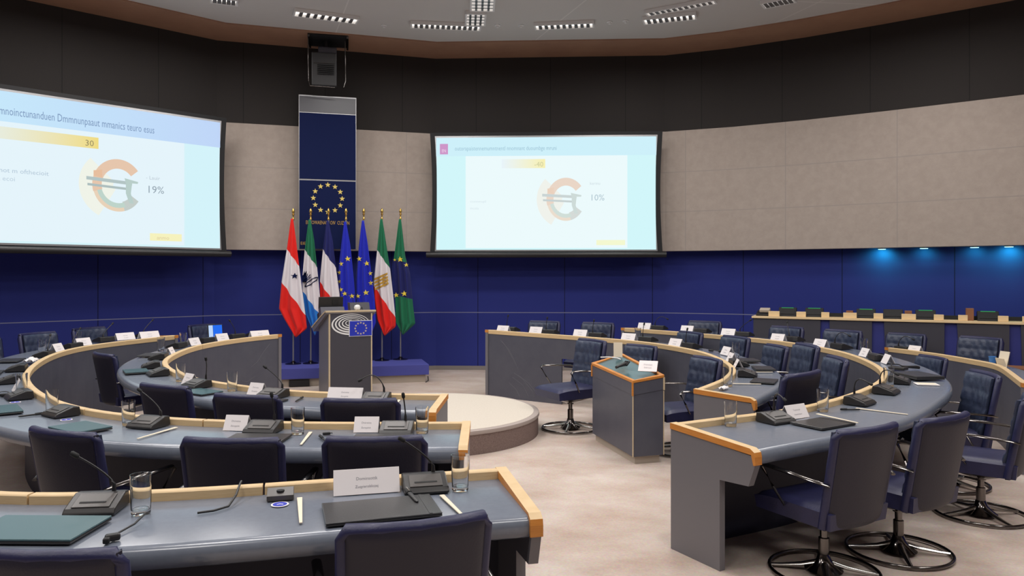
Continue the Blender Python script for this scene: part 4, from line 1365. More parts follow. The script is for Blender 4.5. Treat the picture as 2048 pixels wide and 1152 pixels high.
for fi, (px, py, L, R, tip, bands, slope, label) in enumerate(FLAGS):
    base = at(px, py, 0.28)
    k = FPX / base.y
    r = empty('flag', (base.x, base.y, 0.2805))
    tag(r, label, 'flag', 'row of flags on the platform')
    b = MB()
    b.lathe([(0.0, 0.0), (0.125, 0.0), (0.125, 0.010), (0.05, 0.020), (0.022, 0.05), (0.0, 0.05)], 28)
    ft = b.build('foot', M_DCHROME, r, smooth=40)
    top = (py - 413.0 - 3) / k
    b = MB()
    b.lathe([(0.013, 0.03), (0.013, top - 0.19)], 14)
    b.build('pole', M_SILVER, r, smooth=40)
    b = MB()
    b.lathe([(0.014, top - 0.20), (0.020, top - 0.175), (0.013, top - 0.16), (0.012, top - 0.12), (0.024, top - 0.105), (0.012, top - 0.09), (0.026, top - 0.06), (0.015, top - 0.02), (0.0, top)], 14)
    b.build('finial', M_GOLD, r, smooth=40)
    LL, RR = L + [tip], R + [tip]
    y0, y1 = L[0][1], tip[1]
    FR = (2.3, 2.9, 2.5, 2.2, 2.4, 2.7, 2.4)[fi]
    def surf(x, y, fi=fi, LL=LL, RR=RR, y0=y0, y1=y1, FR=FR):
        """depth of the cloth (pixel-unit plan offsets, metres out)"""
        l, r_ = interp(LL, y), interp(RR, y)
        u = (x - l) / max(0.5, r_ - l)
        v = (y - y0) / (y1 - y0)
        amp = 0.030 * min(1, v * 2.2)
        return -0.062 - amp * math.sin(2 * PI * FR * u + 1.3 * fi + 0.8 * v) - 0.03 * math.sin(PI * min(1, max(0, u))) * min(1, v * 3)
    NU, NV = 30, 70
    vs, att = [], []
    for j in range(NV + 1):
        y = y0 + (y1 - y0) * j / NV
        l, r_ = interp(LL, y), interp(RR, y)
        for i in range(NU + 1):
            x = l + (r_ - l) * i / NU
            vs.append((x / k, surf(x, y), (py - y) / k))
            att.append(y - slope * x)
    fs = [(j * (NU + 1) + i, (j + 1) * (NU + 1) + i, (j + 1) * (NU + 1) + i + 1, j * (NU + 1) + i + 1) for j in range(NV) for i in range(NU)]
    b = MB()
    b.add(vs, fs)
    cl = b.build('cloth', flag_material(str(fi + 1), bands), r, smooth=80)
    at_ = cl.data.attributes.new('band', 'FLOAT', 'POINT')
    for i, v in enumerate(att):
        at_.data[i].value = v
    so = cl.modifiers.new('thick', 'SOLIDIFY')
    so.thickness = 0.004
    so.offset = 1
    def decal(name, polys, m, cl=cl, k=k, py=py, surf=surf, fi=fi):
        b = MB()
        for poly in polys:
            n = len(poly)
            cx, cy = sum(p[0] for p in poly) / n, sum(p[1] for p in poly) / n
            vs = [(cx / k, surf(cx, cy) - 0.014, (py - cy) / k)]
            for t in (0.5, 1.0):
                vs += [((cx + (p[0] - cx) * t) / k, surf(cx + (p[0] - cx) * t, cy + (p[1] - cy) * t) - 0.014, (py - (cy + (p[1] - cy) * t)) / k) for p in poly]
            fs = [(0, 1 + i, 1 + (i + 1) % n) for i in range(n)] + [(1 + i, 1 + n + i, 1 + n + (i + 1) % n, 1 + (i + 1) % n) for i in range(n)]
            b.add(vs, fs)
        return b.build(name, m, cl)
    if fi in STARS:
        decal('star_pattern', [[(a, c) for a, c in [(x + px_ - x + 0, y_) for px_, y_ in star_poly(x, y, s, PI + 0.1)]] for x, y, s in STARS[fi]], M_STAR)
    if fi == 0:
        decal('star_emblem', [star_poly(6, 552, 6.5, PI)], M_NAVYBOARD)
    if fi == 1:
        leaves = []
        for a, ln in ((-2.6, 22), (-2.2, 24), (-1.8, 25), (-1.4, 23), (-1.0, 20), (-0.6, 15)):
            bx, by = -13, 564
            dx, dy = math.cos(a * 0.55 + 0.0), math.sin(a * 0.55)
            ex, ey = bx + dx * ln, by + dy * ln
            nx, ny = -dy * 3.2, dx * 3.2
            leaves.append([(bx, by), ((bx + ex) / 2 + nx, (by + ey) / 2 + ny), (ex, ey), ((bx + ex) / 2 - nx, (by + ey) / 2 - ny)])
        decal('leaf_emblem', leaves, M_NAVYBOARD)
        ring = []
        ca, sa = math.cos(-0.62), math.sin(-0.62)
        for i in range(20):
            q = []
            for rr, t in ((1.0, i), (1.0, i + 1), (0.80, i + 1), (0.80, i)):
                a = 2 * PI * t / 20
                ex, ey = 17 * rr * math.cos(a), 4.4 * (rr if rr == 1 else 0.55) * math.sin(a)
                q.append((4 + ex * ca - ey * sa, 564 + ex * sa + ey * ca))
            ring.append(q)
        decal('ring_emblem', ring, M_NAVYBOARD)
    if fi == 5:
        bars = []
        for i in range(4):
            oy = i * 6.4
            for j in range(9):
                xa, xb = -14 + i * 0.6 + 3 * j, -14 + i * 0.6 + 3 * (j + 1)
                ya, yb = 557 + oy - 12 * j / 9, 557 + oy - 12 * (j + 1) / 9
                bars.append([(xa, ya), (xb, yb), (xb + 0.6, yb + 4), (xa + 0.6, ya + 4)])
        for xx in (-6, 3, 11):
            bars.append([(xx, 554), (xx + 2.2, 553), (xx + 3.2, 569), (xx + 1, 570)])
        decal('gold_emblem', bars, M_GOLDTXT)

# ------------------------------------------------------------------ tall podium
pd = at(691, 786, 0.0)
POD = empty('podium', (pd.x, pd.y, 0), 0.50)
tag(POD, 'tall grey podium with a white ring emblem and blue flag plate', 'podium')
b = MB()
b.extr([(-0.24, 0.0), (0.26, 0.0), (0.26, 0.90), (0.30, 0.94), (-0.235, 1.14)], 'x', -0.315, 0.315)
b.build('body', M_ENDPANEL, POD)
b = MB()
b.extr([(-0.262, 0.0), (-0.240, 0.0), (-0.235, 1.155), (-0.262, 1.165)], 'x', -0.300, 0.300)
fp = b.build('front_panel', M_PANELDARK, POD)
for s in (-1, 1):
    b = MB()
    b.extr([(-0.268, 0.0), (-0.236, 0.0), (-0.232, 1.165), (-0.268, 1.165)], 'x', s * 0.302 - 0.009, s * 0.302 + 0.009)
    b.build('edge_trim', M_WOODP, POD)
b = MB()
b.extr([(-0.275, 1.185), (-0.275, 1.16), (-0.05, 1.06), (0.44, 0.87), (0.50, 0.925), (0.0, 1.105), (-0.24, 1.185)], 'x', -0.355, 0.355)
tb = b.build('reading_top', M_ENDPANEL, POD)
b = MB()
b.extr([(-0.285, 1.178), (-0.285, 1.200), (-0.24, 1.202), (0.0, 1.122), (0.515, 0.940), (0.515, 0.920), (0.0, 1.104), (-0.25, 1.182)], 'x', -0.362, 0.362)
b.build('wooden_edge', M_WOODP, tb)
def ring_arc(b, cx, cz, rx, rz, w0, w1, a0, a1, y, n=40):
    vs, fs = [], []
    for i in range(n + 1):
        t = i / n
        a = a0 + (a1 - a0) * t
        w = w0 + (w1 - w0) * t
        for yy in (y, y - 0.004):
            vs.append((cx + rx * math.cos(a), yy, cz + rz * math.sin(a)))
            vs.append((cx + (rx - w) * math.cos(a), yy, cz + (rz - w * 0.75) * math.sin(a)))
    for i in range(n):
        o = i * 4
        p = o + 4
        fs += [(o + 2, p + 2, p + 3, o + 3), (o, o + 1, p + 1, p), (o, p, p + 2, o + 2), (o + 1, o + 3, p + 3, p + 1)]
    b.add(vs, fs)
b = MB()
for i, (rx, rz, w0, w1, a0, a1) in enumerate(((0.275, 0.150, 0.008, 0.030, 0.35, 4.75), (0.230, 0.122, 0.008, 0.028, 0.45, 4.75), (0.185, 0.095, 0.007, 0.026, 0.55, 4.75), (0.140, 0.070, 0.006, 0.022, 0.7, 4.75), (0.095, 0.046, 0.005, 0.018, 1.6, 4.75))):
    ring_arc(b, 0.00 + 0.004 * i, 1.005 + 0.004 * i, rx, rz, w0, w1, a0, a1, -0.262)
b.build('ring_emblem', M_WHITE, fp)
b = MB()
b.box((0.14, -0.268, 0.945), (0.335, 0.012, 0.225))
pl_ = b.build('flag_plate', M_WHITE, POD)
b = MB()
b.box((0.14, -0.2755, 0.945), (0.319, 0.004, 0.209))
b.build('blue_field', M_EUBLUE, pl_)
b = MB()
for i in range(12):
    a = 2 * PI * i / 12
    p = star_poly(0.14 + 0.082 * math.sin(a), 0.945 + 0.078 * math.cos(a), 0.017)
    b.extr(p, 'y', -0.2795, -0.277)
b.build('star_ring', M_BRASS, pl_)

def on_pod(x, y, z):
    return POD.matrix_basis @ Vector((x, y, z))
def top_z(y):
    return 1.123 - 0.354 * y if y > 0 else 1.123 - 0.333 * y
bpy.context.view_layer.update()
def pod_item(name, x, y, label, cat, builder, dz=0.0):
    w = on_pod(x, y, top_z(y) + dz)
    r = empty(name, tuple(w), 0.50)
    r.rotation_euler = (-0.335, 0, 0.50)
    builder(r)
    tag(r, label, cat)
    return r
def monitor(r):
    b = MB(); b.box((0, 0.0, 0.19), (0.35, 0.03, 0.17), rx=0.45); b.build('housing', M_BLK, r, bevel=0.004)
    b = MB(); b.extr([(-0.06, 0.11), (-0.06, 0.0), (0.08, 0.0), (0.06, 0.13)], 'x', -0.17, 0.17); b.build('stand', M_PANEL, r, bevel=0.002)
    b = MB(); b.box((0.06, -0.022, 0.19), (0.09, 0.012, 0.07), rx=0.45); b.build('socket_cover', M_BLKM, r)
pod_item('monitor', -0.19, 0.02, 'black monitor on a grey stand on top of the tall podium', 'monitor', monitor, 0.006)
def panel(r):
    b = MB(); b.extr([(-0.04, 0.0), (0.08, 0.0), (0.08, 0.19), (-0.03, 0.15)], 'x', -0.145, 0.145); b.build('case', M_PANELDARK, r, bevel=0.003)
    for x in (-0.08, 0.0):
        b = MB(); b.tube([(x, 0.0, 0.15), (x - 0.01, -0.01, 0.22), (x - 0.06, -0.03, 0.27), (x - 0.09, -0.04, 0.28)], 0.004, 6); b.build('gooseneck', M_BLK, r, smooth=50)
pod_item('control_panel', 0.195, -0.06, 'dark control panel with thin microphones on the right of the podium top', 'control panel', panel, 0.006)
def white_dome(r):
    b = MB(); b.lathe([(0.0, 0.0), (0.028, 0.0), (0.042, 0.02), (0.045, 0.045), (0.034, 0.068), (0.0, 0.08)], 20); b.build('dome', M_WHITE, r, smooth=50)
    b = MB(); b.tube([(0.04, 0, 0.02), (0.07, -0.01, 0.03), (0.07, -0.01, 0.006)], 0.008, 8); b.build('arm', M_BLK, r, smooth=50)
pod_item('desk_speaker', 0.11, -0.22, 'round white speaker at the front of the podium top', 'speaker', white_dome, 0.006)
def black_blob(r):
    b = MB(); b.box((0, 0, 0.057), (0.09, 0.12, 0.11)); b.build('case', M_BLKM, r, bevel=0.02)
pod_item('desk_lamp_box', -0.29, 0.22, 'small black box at the left corner of the podium top', 'box', black_blob, 0.006)

# ------------------------------------------------------------------ small lectern, right
lc = [(0.825, 7.73), (1.083, 6.71), (1.375, 6.80), (1.16, 7.86)]
LX = Vector((1.10, 7.25))
LE = empty('lectern', (LX.x, LX.y, 0))
tag(LE, 'small grey lectern with orange wooden edges and a teal top', 'lectern')
lo = [Vector(p) - LX for p in lc]
def inset(poly, d):
    cx = sum(p[0] for p in poly) / len(poly); cy = sum(p[1] for p in poly) / len(poly)
    out = []
    n = len(poly)
    for i in range(n):
        a, q, c = Vector(poly[i - 1]), Vector(poly[i]), Vector(poly[(i + 1) % n])
        e1, e2 = (q - a).normalized(), (c - q).normalized()
        n1, n2 = Vector((-e1.y, e1.x)), Vector((-e2.y, e2.x))
        if n1.dot(Vector((cx, cy)) - q) < 0: n1, n2 = -n1, -n2
        m = (n1 + n2).normalized()
        out.append(q + m * (d / max(0.4, m.dot(n1))))
    return out
ZTOP = [0.785, 0.745, 0.785, 0.865]
b = MB(); b.prism([tuple(p) for p in inset(lo, 0.03)], 0.0, 0.07); b.build('plinth', M_PLINTH, LE)
b = MB(); b.prism([tuple(p) for p in inset(lo, 0.004)], 0.07, [z - 0.125 for z in ZTOP]); b.build('body', M_PANEL, LE)
b = MB(); b.prism([tuple(p) for p in lo], [z - 0.123 for z in ZTOP], [z - 0.012 for z in ZTOP]); hd = b.build('head', M_PANEL, LE)
b = MB()
r0, r1 = inset(lo, -0.006), inset(lo, 0.034)
vs, fs = [], []
for rng, dz in ((r0, -0.014), (r0, 0.012), (r1, 0.012), (r1, -0.014)):
    vs += [(p.x, p.y, ZTOP[i] + dz) for i, p in enumerate(rng)]
for s_ in range(4):
    for i in range(4):
        fs.append((s_ * 4 + i, s_ * 4 + (i + 1) % 4, ((s_ + 1) % 4) * 4 + (i + 1) % 4, ((s_ + 1) % 4) * 4 + i))
b.add(vs, fs); b.build('wooden_rim', M_WOODO, LE, bevel=0.004)
b = MB(); b.prism([tuple(p) for p in inset(lo, 0.030)], [z - 0.02 for z in ZTOP], [z - 0.002 for z in ZTOP]); b.build('writing_surface', M_TEAL, LE)
for i in (0, 1, 2):
    b = MB(); q = r0[i]
    b.box((q.x * 0.985, q.y * 0.985, ZTOP[i] - 0.07), (0.016, 0.016, 0.115)); b.build('corner_strip', M_WOODO if i < 2 else M_WOODP, hd)
b = MB(); q = inset(lo, -0.001)[1]; b.box((q.x, q.y + 0.004, 0.345), (0.010, 0.010, 0.55)); b.build('corner_strip', M_WOODP, LE)
b = MB(); q = inset(lo, -0.001)[2]; b.box((q.x, q.y + 0.004, 0.36), (0.008, 0.008, 0.58)); b.build('corner_strip', M_WOODP, LE)
def lect_z(p):
    # plane through the first three corners of the sloping top
    a, c, d = [Vector((lo[i].x, lo[i].y, ZTOP[i])) for i in (0, 1, 2)]
    nrm = (c - a).cross(d - a)
    return a.z - (nrm.x * (p.x - a.x) + nrm.y * (p.y - a.y)) / nrm.z
def lect_item(px, py, name, label, cat, builder, rz=0.0, z=0.80):
    w = at(px, py, z)
    p = w - LX
    r = empty(name, (w.x, w.y, max(lect_z(p), 0.75) + 0.036), rz)
    builder(r)
    tag(r, label, cat)
    return r
def mic_coil(r):
    b = MB(); b.tube([(-0.10, -0.05, 0.012), (-0.06, -0.03, 0.02), (0.0, 0.0, 0.03), (0.05, 0.04, 0.03)], [0.014, 0.012, 0.018, 0.022], 10); b.build('stem', M_BLK, r, smooth=50)
    b = MB(); b.tube([(0.03, 0.0, 0.02), (0.07, 0.02, 0.05), (0.05, 0.06, 0.05), (0.02, 0.05, 0.02)], 0.010, 8); b.build('loop', M_BLKM, r, smooth=50)
lect_item(1247, 742, 'desk_microphone', 'black desk microphone lying on the small lectern', 'microphone', mic_coil, 0.3, 0.78)
def lcard(r):
    b = MB(); b.box((0, 0, 0.055), (0.17, 0.004, 0.12), rx=-0.75); b.build('card', M_PAPER, r)
    text('printed_name', 'Dniretna', 0.022, M_INK, r, (0, -0.0035, 0.065), (PI / 2 - 0.75, 0, 0))
    text('printed_name', 'Zuleroms', 0.018, M_INK, r, (0, -0.022, 0.040), (PI / 2 - 0.75, 0, 0))
    b = MB(); b.box((0, 0.05, 0.032), (0.15, 0.05, 0.064)); b.build('support', M_BROWN, r)
lect_item(1296, 752, 'name_card', 'white name card propped at the right of the small lectern top', 'name card', lcard, -0.35, 0.775)
def lead(r):
    b = MB(); b.tube([(-0.10, 0.05, 0.03), (-0.02, 0.03, 0.035), (0.06, -0.02, 0.03), (0.09, -0.07, 0.022)], 0.006, 8); b.build('lead', M_WHITE, r, smooth=50)
lect_item(1222, 722, 'white_cable', 'short white cable over the back edge of the small lectern', 'cable', lead, 0.0, 0.83)
def sign(r):
    b = MB(); b.box((0, 0, 0.075), (0.09, 0.008, 0.15), rx=-0.12); b.build('panel', M_CREAM, r)
    b = MB(); b.box((0, 0.02, 0.006), (0.07, 0.06, 0.01)); b.build('foot', M_CREAM, r)
lect_item(1236, 718, 'card_stand', 'upright cream card at the far corner of the small lectern', 'card', sign, -0.1, 0.84).location.z += 0.012

M_WOODC = wood('counter_maple', srgb(240, 214, 170), srgb(230, 200, 152))
# ------------------------------------------------------------------ back counter
A0, A1 = at(1505, 632, 1.08), at(2047, 645, 1.08)
dv = (A1 - A0)
LENC = dv.length + 0.75
dv.normalize()
nv = Vector((-dv.y, dv.x))           # away from the camera
if nv.y < 0: nv = -nv
CT = empty('back_counter', (A0.x, A0.y, 0))
tag(CT, 'long grey and blue counter with pale wooden top along the blue wall', 'counter')
def cp(a, c):
    v = dv * a + nv * c
    return (v.x, v.y)
b = MB(); b.prism([cp(0, 0.03), cp(LENC, 0.03), cp(LENC, 0.35), cp(0, 0.35)], 0.0, 1.05); b.build('carcass', M_BLUEWALL if False else mat('counter_blue', srgb(44, 50, 124), 0.6), CT)
b = MB(); b.prism([cp(-0.01, -0.02), cp(LENC, -0.02), cp(LENC, 0.38), cp(-0.01, 0.38)], 1.05, 1.08); b.build('counter_top', M_WOODC, CT, bevel=0.003)
def along(px):
    # distance along the front where a picture column meets it
    t = (px - 1024) / FPX
    return (t * A0.y - A0.x) / (dv.x - t * dv.y)
for l0, r0_, l1, r1_ in ((1507, 1641, 1507, 1637), (1659, 1744, 1662, 1743), (1768, 1889, 1774, 1888), (1914, 2019, 1924, 2018), (2042, 2130, 2046, 2130)):
    q = [along(v) for v in (l0, r0_, r1_, l1)]
    b = MB()
    vs = [cp(q[0], 0.0) + (1.045,), cp(q[1], 0.0) + (1.045,), cp(q[2], 0.0) + (0.03,), cp(q[3], 0.0) + (0.03,)]
    vs += [cp(q[0], 0.028) + (1.045,), cp(q[1], 0.028) + (1.045,), cp(q[2], 0.028) + (0.03,), cp(q[3], 0.028) + (0.03,)]
    b.add(vs, [(3, 2, 1, 0), (4, 5, 6, 7), (0, 1, 5, 4), (1, 2, 6, 5), (2, 3, 7, 6), (3, 0, 4, 7)])
    b.build('front_panel', M_PANELDARK, CT)
ang = math.atan2(dv.y, dv.x)
cnt = 0
BLK = [(1536, 1558), (1592, 1611), (1642, 1658), (1686, 1713), (1747, 1766), (1803, 1832), (1868, 1888), (1917, 1936), (1997, 2018), (2046, 2062)]
ordn = ['first', 'second', 'third', 'fourth', 'fifth', 'sixth', 'seventh', 'eighth', 'ninth', 'tenth']
for i, (x0, x1) in enumerate(BLK):
    a0, a1 = along(x0), along(x1)
    c = A0 + dv * ((a0 + a1) / 2) + nv * 0.06
    b = MB(); b.box((0, 0, 0.039), (a1 - a0, 0.03, 0.076))
    o = b.build('wooden_block', M_WOODC, loc=(c.x, c.y, 1.081), bevel=0.002)
    o.rotation_euler = (0, 0, ang)
    tag(o, 'pale wooden upright block on the back counter, %s from its left end' % ordn[i], 'block', 'wooden blocks on the back counter')
def console_maker(led):
    def mk():
        r = empty('interpreter_console')
        b = MB(); b.extr([(-0.09, 0.0), (0.09, 0.0), (0.07, 0.125), (0.02, 0.13), (-0.08, 0.02)], 'x', -0.125, 0.125); b.build('case', M_BLKM, r, bevel=0.006)
        b = MB(); b.extr([(-0.072, 0.034), (0.008, 0.121), (0.006, 0.124), (-0.074, 0.037)], 'x', -0.105, 0.105); kp = b.build('key_plate', M_BLKM, r)
        if led:
            b = MB(); b.box((0.0, 0.002, 0.125), (0.17, 0.012, 0.006), rx=0.6); b.build('green_light', M_GREENLED, kp)
        return r
    return mk
CON = [(1572, 1), (1626, 1), (1731, 1), (1786, 0), (1852, 1), (1979, 1)]
for i, (x, led) in enumerate(CON):
    c = A0 + dv * along(x) + nv * 0.19
    r = instance('console%d' % led, console_maker(led))
    r.location = (c.x, c.y, 1.0815)
    r.rotation_euler = (0, 0, ang)
    tag(r, ['black console with green light, leftmost on the back counter', 'black console with green light, second from left on the back counter', 'black console with green light beside a low brown box on the back counter',
            'black console without green light on the back counter', 'black console with green light right of a brown box, above the third chair', 'black console with green light beside the tall brown box on the back counter'][i], 'console', 'consoles on the back counter')
for x, w, h, lab in ((1698, 0.09, 0.10, 'low brown box on the back counter, left of the third green-lit console'), (1817, 0.09, 0.115, 'square brown box on the back counter, left of the fifth console'), (1942, 0.09, 0.165, 'tall brown box on the back counter, near the right edge of the picture')):
    c = A0 + dv * along(x) + nv * 0.20
    b = MB(); b.box((0, 0, h / 2), (w, 0.12, h)); o = b.build('brown_box', M_BROWN, loc=(c.x, c.y, 1.081), bevel=0.003)
    o.rotation_euler = (0, 0, ang)
    tag(o, lab, 'box', 'brown boxes on the back counter')
c = A0 + dv * along(1524) + nv * 0.16
r = empty('desk_telephone', (c.x, c.y, 1.081), ang)
b = MB(); b.extr([(-0.08, 0), (0.08, 0), (0.08, 0.08), (-0.08, 0.03)], 'x', -0.10, 0.10); b.build('case', M_BLK, r, bevel=0.005)
b = MB(); b.box((0.02, -0.01, 0.085), (0.15, 0.10, 0.05), rx=0.3); b.build('cover', M_PLINTH, r, bevel=0.012)
tag(r, 'pale grey covered telephone at the left end of the back counter', 'telephone')
b = MB(); b.prism([cp(0.05, 0.30), cp(LENC, 0.30), cp(LENC, 0.36), cp(0.05, 0.36)], 1.08, 1.135); b.build('back_ledge', M_BLKM, CT)
# brown wooden stand beside the right end of the outer desk
WS = empty('wooden_stand', (6.15, 9.36, 0), -0.47)
b = MB(); b.box((0.3, 0, 0.28), (1.0, 0.3, 0.5)); b.build('body', mat('dark_brown_wood', srgb(88, 58, 42), 0.5), WS)
b = MB(); b.box((0.3, 0, 0.545), (1.04, 0.34, 0.03)); b.build('top', M_BROWN, WS, bevel=0.003)
b = MB(); b.box((0.3, 0, 0.015), (0.96, 0.26, 0.03)); b.build('foot', M_BLKM, WS)
tag(WS, 'low dark brown wooden stand at the right edge, between counter and outermost desk', 'stand')

# ------------------------------------------------------------------ banner board
bl, br = at(597.5, 189, 4.645), at(712.5, 196, 4.645)
bl = Vector((bl.x, bl.y)); br = Vector((br.x, br.y))
mid = (bl + br) / 2
wv = (br - bl)
WB = wv.length
BN = empty('banner_board', (mid.x, mid.y, 0), math.atan2(wv.y, wv.x))
tag(BN, 'tall navy board with a ring of gold stars and gold lettering', 'board')
ZB1, ZT1 = 2.125, 4.645
b = MB(); b.box((0, 0.02, (ZB1 + ZT1) / 2), (WB, 0.05, ZT1 - ZB1)); b.build('frame', M_SILVER, BN)
kz = FPX / mid.y
def zz(y): return CH + (HY - y) / kz
b = MB(); b.box((0, -0.008, (zz(226) + zz(195)) / 2), (WB - 0.02, 0.012, zz(195) - zz(226))); b.build('grey_header', M_GREYBOARD, BN)
b = MB(); b.box((0, -0.008, (zz(359) + zz(228)) / 2), (WB - 0.02, 0.012, zz(228) - zz(359))); b.build('upper_panel', M_NAVYBOARD, BN)
b = MB(); b.box((0, -0.008, (zz(498) + zz(362)) / 2), (WB - 0.02, 0.012, zz(362) - zz(498))); lp = b.build('lower_panel', M_NAVYBOARD, BN)
b = MB()
for i in range(12):
    a = 2 * PI * i / 12
    b.extr(star_poly(0.0 + 28 / kz * math.sin(a), zz(397) + 27 / kz * math.cos(a), 5.6 / kz), 'y', -0.020, -0.0145)
b.build('star_ring', mat('gold_star', srgb(226, 202, 110), 0.5), lp)
text('gold_lettering', 'EUVOWAENAEI  OIV  CUZION', 0.085, M_GOLDTXT, lp, (0, -0.0155, zz(449)), (PI / 2, 0, 0), sx=0.60)
text('gold_lettering', 'EIE', 0.07, M_GOLDTXT, lp, (-WB / 2 + 0.07, -0.0155, zz(490)), (PI / 2, 0, 0))

# ------------------------------------------------------------------ projection screens
def screen(name, a, c, z0, z1, label, items, bow=0.04):
    a, c = Vector(a), Vector(c)
    v = c - a
    w = v.length
    m = (a + c) / 2
    r = empty(name, (m.x, m.y, 0), math.atan2(v.y, v.x))
    tag(r, label, 'projection screen', 'projection screens')
    h = z1 - z0
    def side(t, s, extra):      # tensioned side edge: bows inward at mid height
        return s * (w / 2 + extra - bow * math.sin(PI * t) * (1 if extra > 0 else 0.25))
    def sheet(extra, z0, z1, y0, y1):
        b = MB()
        n = 20
        L = [(side(i / n, -1, extra), z0 + (z1 - z0) * i / n) for i in range(n + 1)]
        R = [(side(i / n, 1, extra), z0 + (z1 - z0) * i / n) for i in range(n, -1, -1)]
        b.extr(L + R, 'y', y0, y1)
        return b
    sheet(0.11, z0 - 0.05, z1 + 0.09, 0.0, 0.012).build('black_border', M_BLKM, r)
    sheet(0.025, z0 - 0.025, z1 + 0.03, -0.008, -0.001).build('grey_margin', M_SILVER, r)
    b = sheet(0.0, z0, z1, -0.014, -0.009)
    s = b.build('screen_surface', emission('slide_base_' + name + label[:5], items['bg'], 1.0), r)
    b = MB()
    b.tube([(-w / 2 - 0.17, 0.0, z0 - 0.085), (w / 2 + 0.17, 0.0, z0 - 0.085)], 0.05, 12)
    b.build('weight_bar', M_BLK, r, smooth=40)
    Y = [-0.0150]
    def pt(u, t):
        return (-w / 2 + u * w, z0 + (1 - t) * h)
    def rect(nm, u0, t0, u1, t1, col, col2=None):
        Y[0] -= 0.0008
        x0, zt_ = pt(u0, t0); x1, zb_ = pt(u1, t1)
        b = MB(); b.box(((x0 + x1) / 2, Y[0], (zt_ + zb_) / 2), (x1 - x0, 0.0006, zt_ - zb_))
        m = emission('slide_' + nm, srgb(*col), 1.0)
        if col2:                      # the slide's own colour run from pale to yellow
            nt = m.node_tree
            tc = nt.nodes.new('ShaderNodeTexCoord')
            sx_ = nt.nodes.new('ShaderNodeSeparateXYZ')
            rp = nt.nodes.new('ShaderNodeValToRGB')
            rp.color_ramp.elements[0].color = srgb(*col)
            rp.color_ramp.elements[1].color = srgb(*col2)
            nt.links.new(tc.outputs['Generated'], sx_.inputs[0])
            nt.links.new(sx_.outputs['X'], rp.inputs['Fac'])
            nt.links.new(rp.outputs['Color'], nt.nodes['Emission'].inputs['Color'])
        b.build(nm, m, s)
    def txt(nm, body, u, t, size, col, align='LEFT', sx=1.0):
        x, z = pt(u, t)
        text(nm, body, size, emission('slide_ink', srgb(*col), 1.0), s, (x, Y[0] - 0.002, z), (PI / 2, 0, 0), align, sx)
    items['draw'](rect, txt, pt, s, Y, w, h)
    return r

def euro(pt, s, Y, w, h, u, t, R, fade):
    cx, cz = pt(u, t)
    def blend(c): return tuple(c[i] + (240 - c[i]) * fade for i in range(3))
    y = Y[0] - 0.002
    def arc(nm, r0, r1, a0, a1, col, sq=1.12, dy=0.0, dx=0.0):
        vs, fs = [], []
        n = 28
        for i in range(n + 1):
            a = math.radians(a0 + (a1 - a0) * i / n)
            for rr in (r0, r1):
                vs.append((cx + dx + rr * math.cos(a), y - dy, cz + rr * sq * math.sin(a)))
        fs = [(2 * i, 2 * i + 1, 2 * i + 3, 2 * i + 2) for i in range(n)]
        b = MB(); b.add(vs, fs)
        b.build(nm, emission('slide_' + nm, srgb(*blend(col)), 1.0), s)
    def quad(nm, p, col, dy=0.001):
        b = MB(); b.add([(cx + q[0] * R, y - dy, cz + q[1] * R) for q in p], [tuple(range(len(p)))])
        b.build(nm, emission('slide_' + nm, srgb(*blend(col)), 1.0), s)
    # pale yellow glow of the slide's artwork
    arc('yellow_disc', R * 0.2, R * 1.5, 135, 240, (240, 246, 226), 1.0, -0.0004)
    arc('orange_arc', R * 0.64, R, 38, 196, (222, 164, 118))
    arc('peach_arc', R * 0.70, R * 0.98, 196, 285, (226, 186, 140))
    arc('green_arc', R * 0.66, R * 0.84, 195, 290, (150, 190, 172), 1.12, 0.0006)
    arc('grey_arc', R * 0.62, R * 0.98, 285, 326, (160, 176, 168), 1.12, 0.0004)
    quad('upper_bar', [(-1.22, 0.30), (0.55, 0.20), (0.55, 0.06), (-1.22, 0.16)], (130, 160, 160))
    quad('lower_bar', [(-1.18, 0.02), (0.35, -0.06), (0.35, -0.16), (-1.18, -0.08)], (120, 150, 150))
    quad('green_post', [(0.25, 0.34), (0.80, 0.22), (0.78, 0.14), (0.55, 0.14), (0.50, -0.30), (0.62, -0.72), (0.44, -0.72), (0.30, -0.30), (0.30, 0.10)], (140, 178, 170), 0.0012)
    quad('orange_block', [(-0.95, 0.56), (-0.62, 0.62), (-0.62, 0.28), (-0.95, 0.34)], (224, 150, 92), 0.0014)

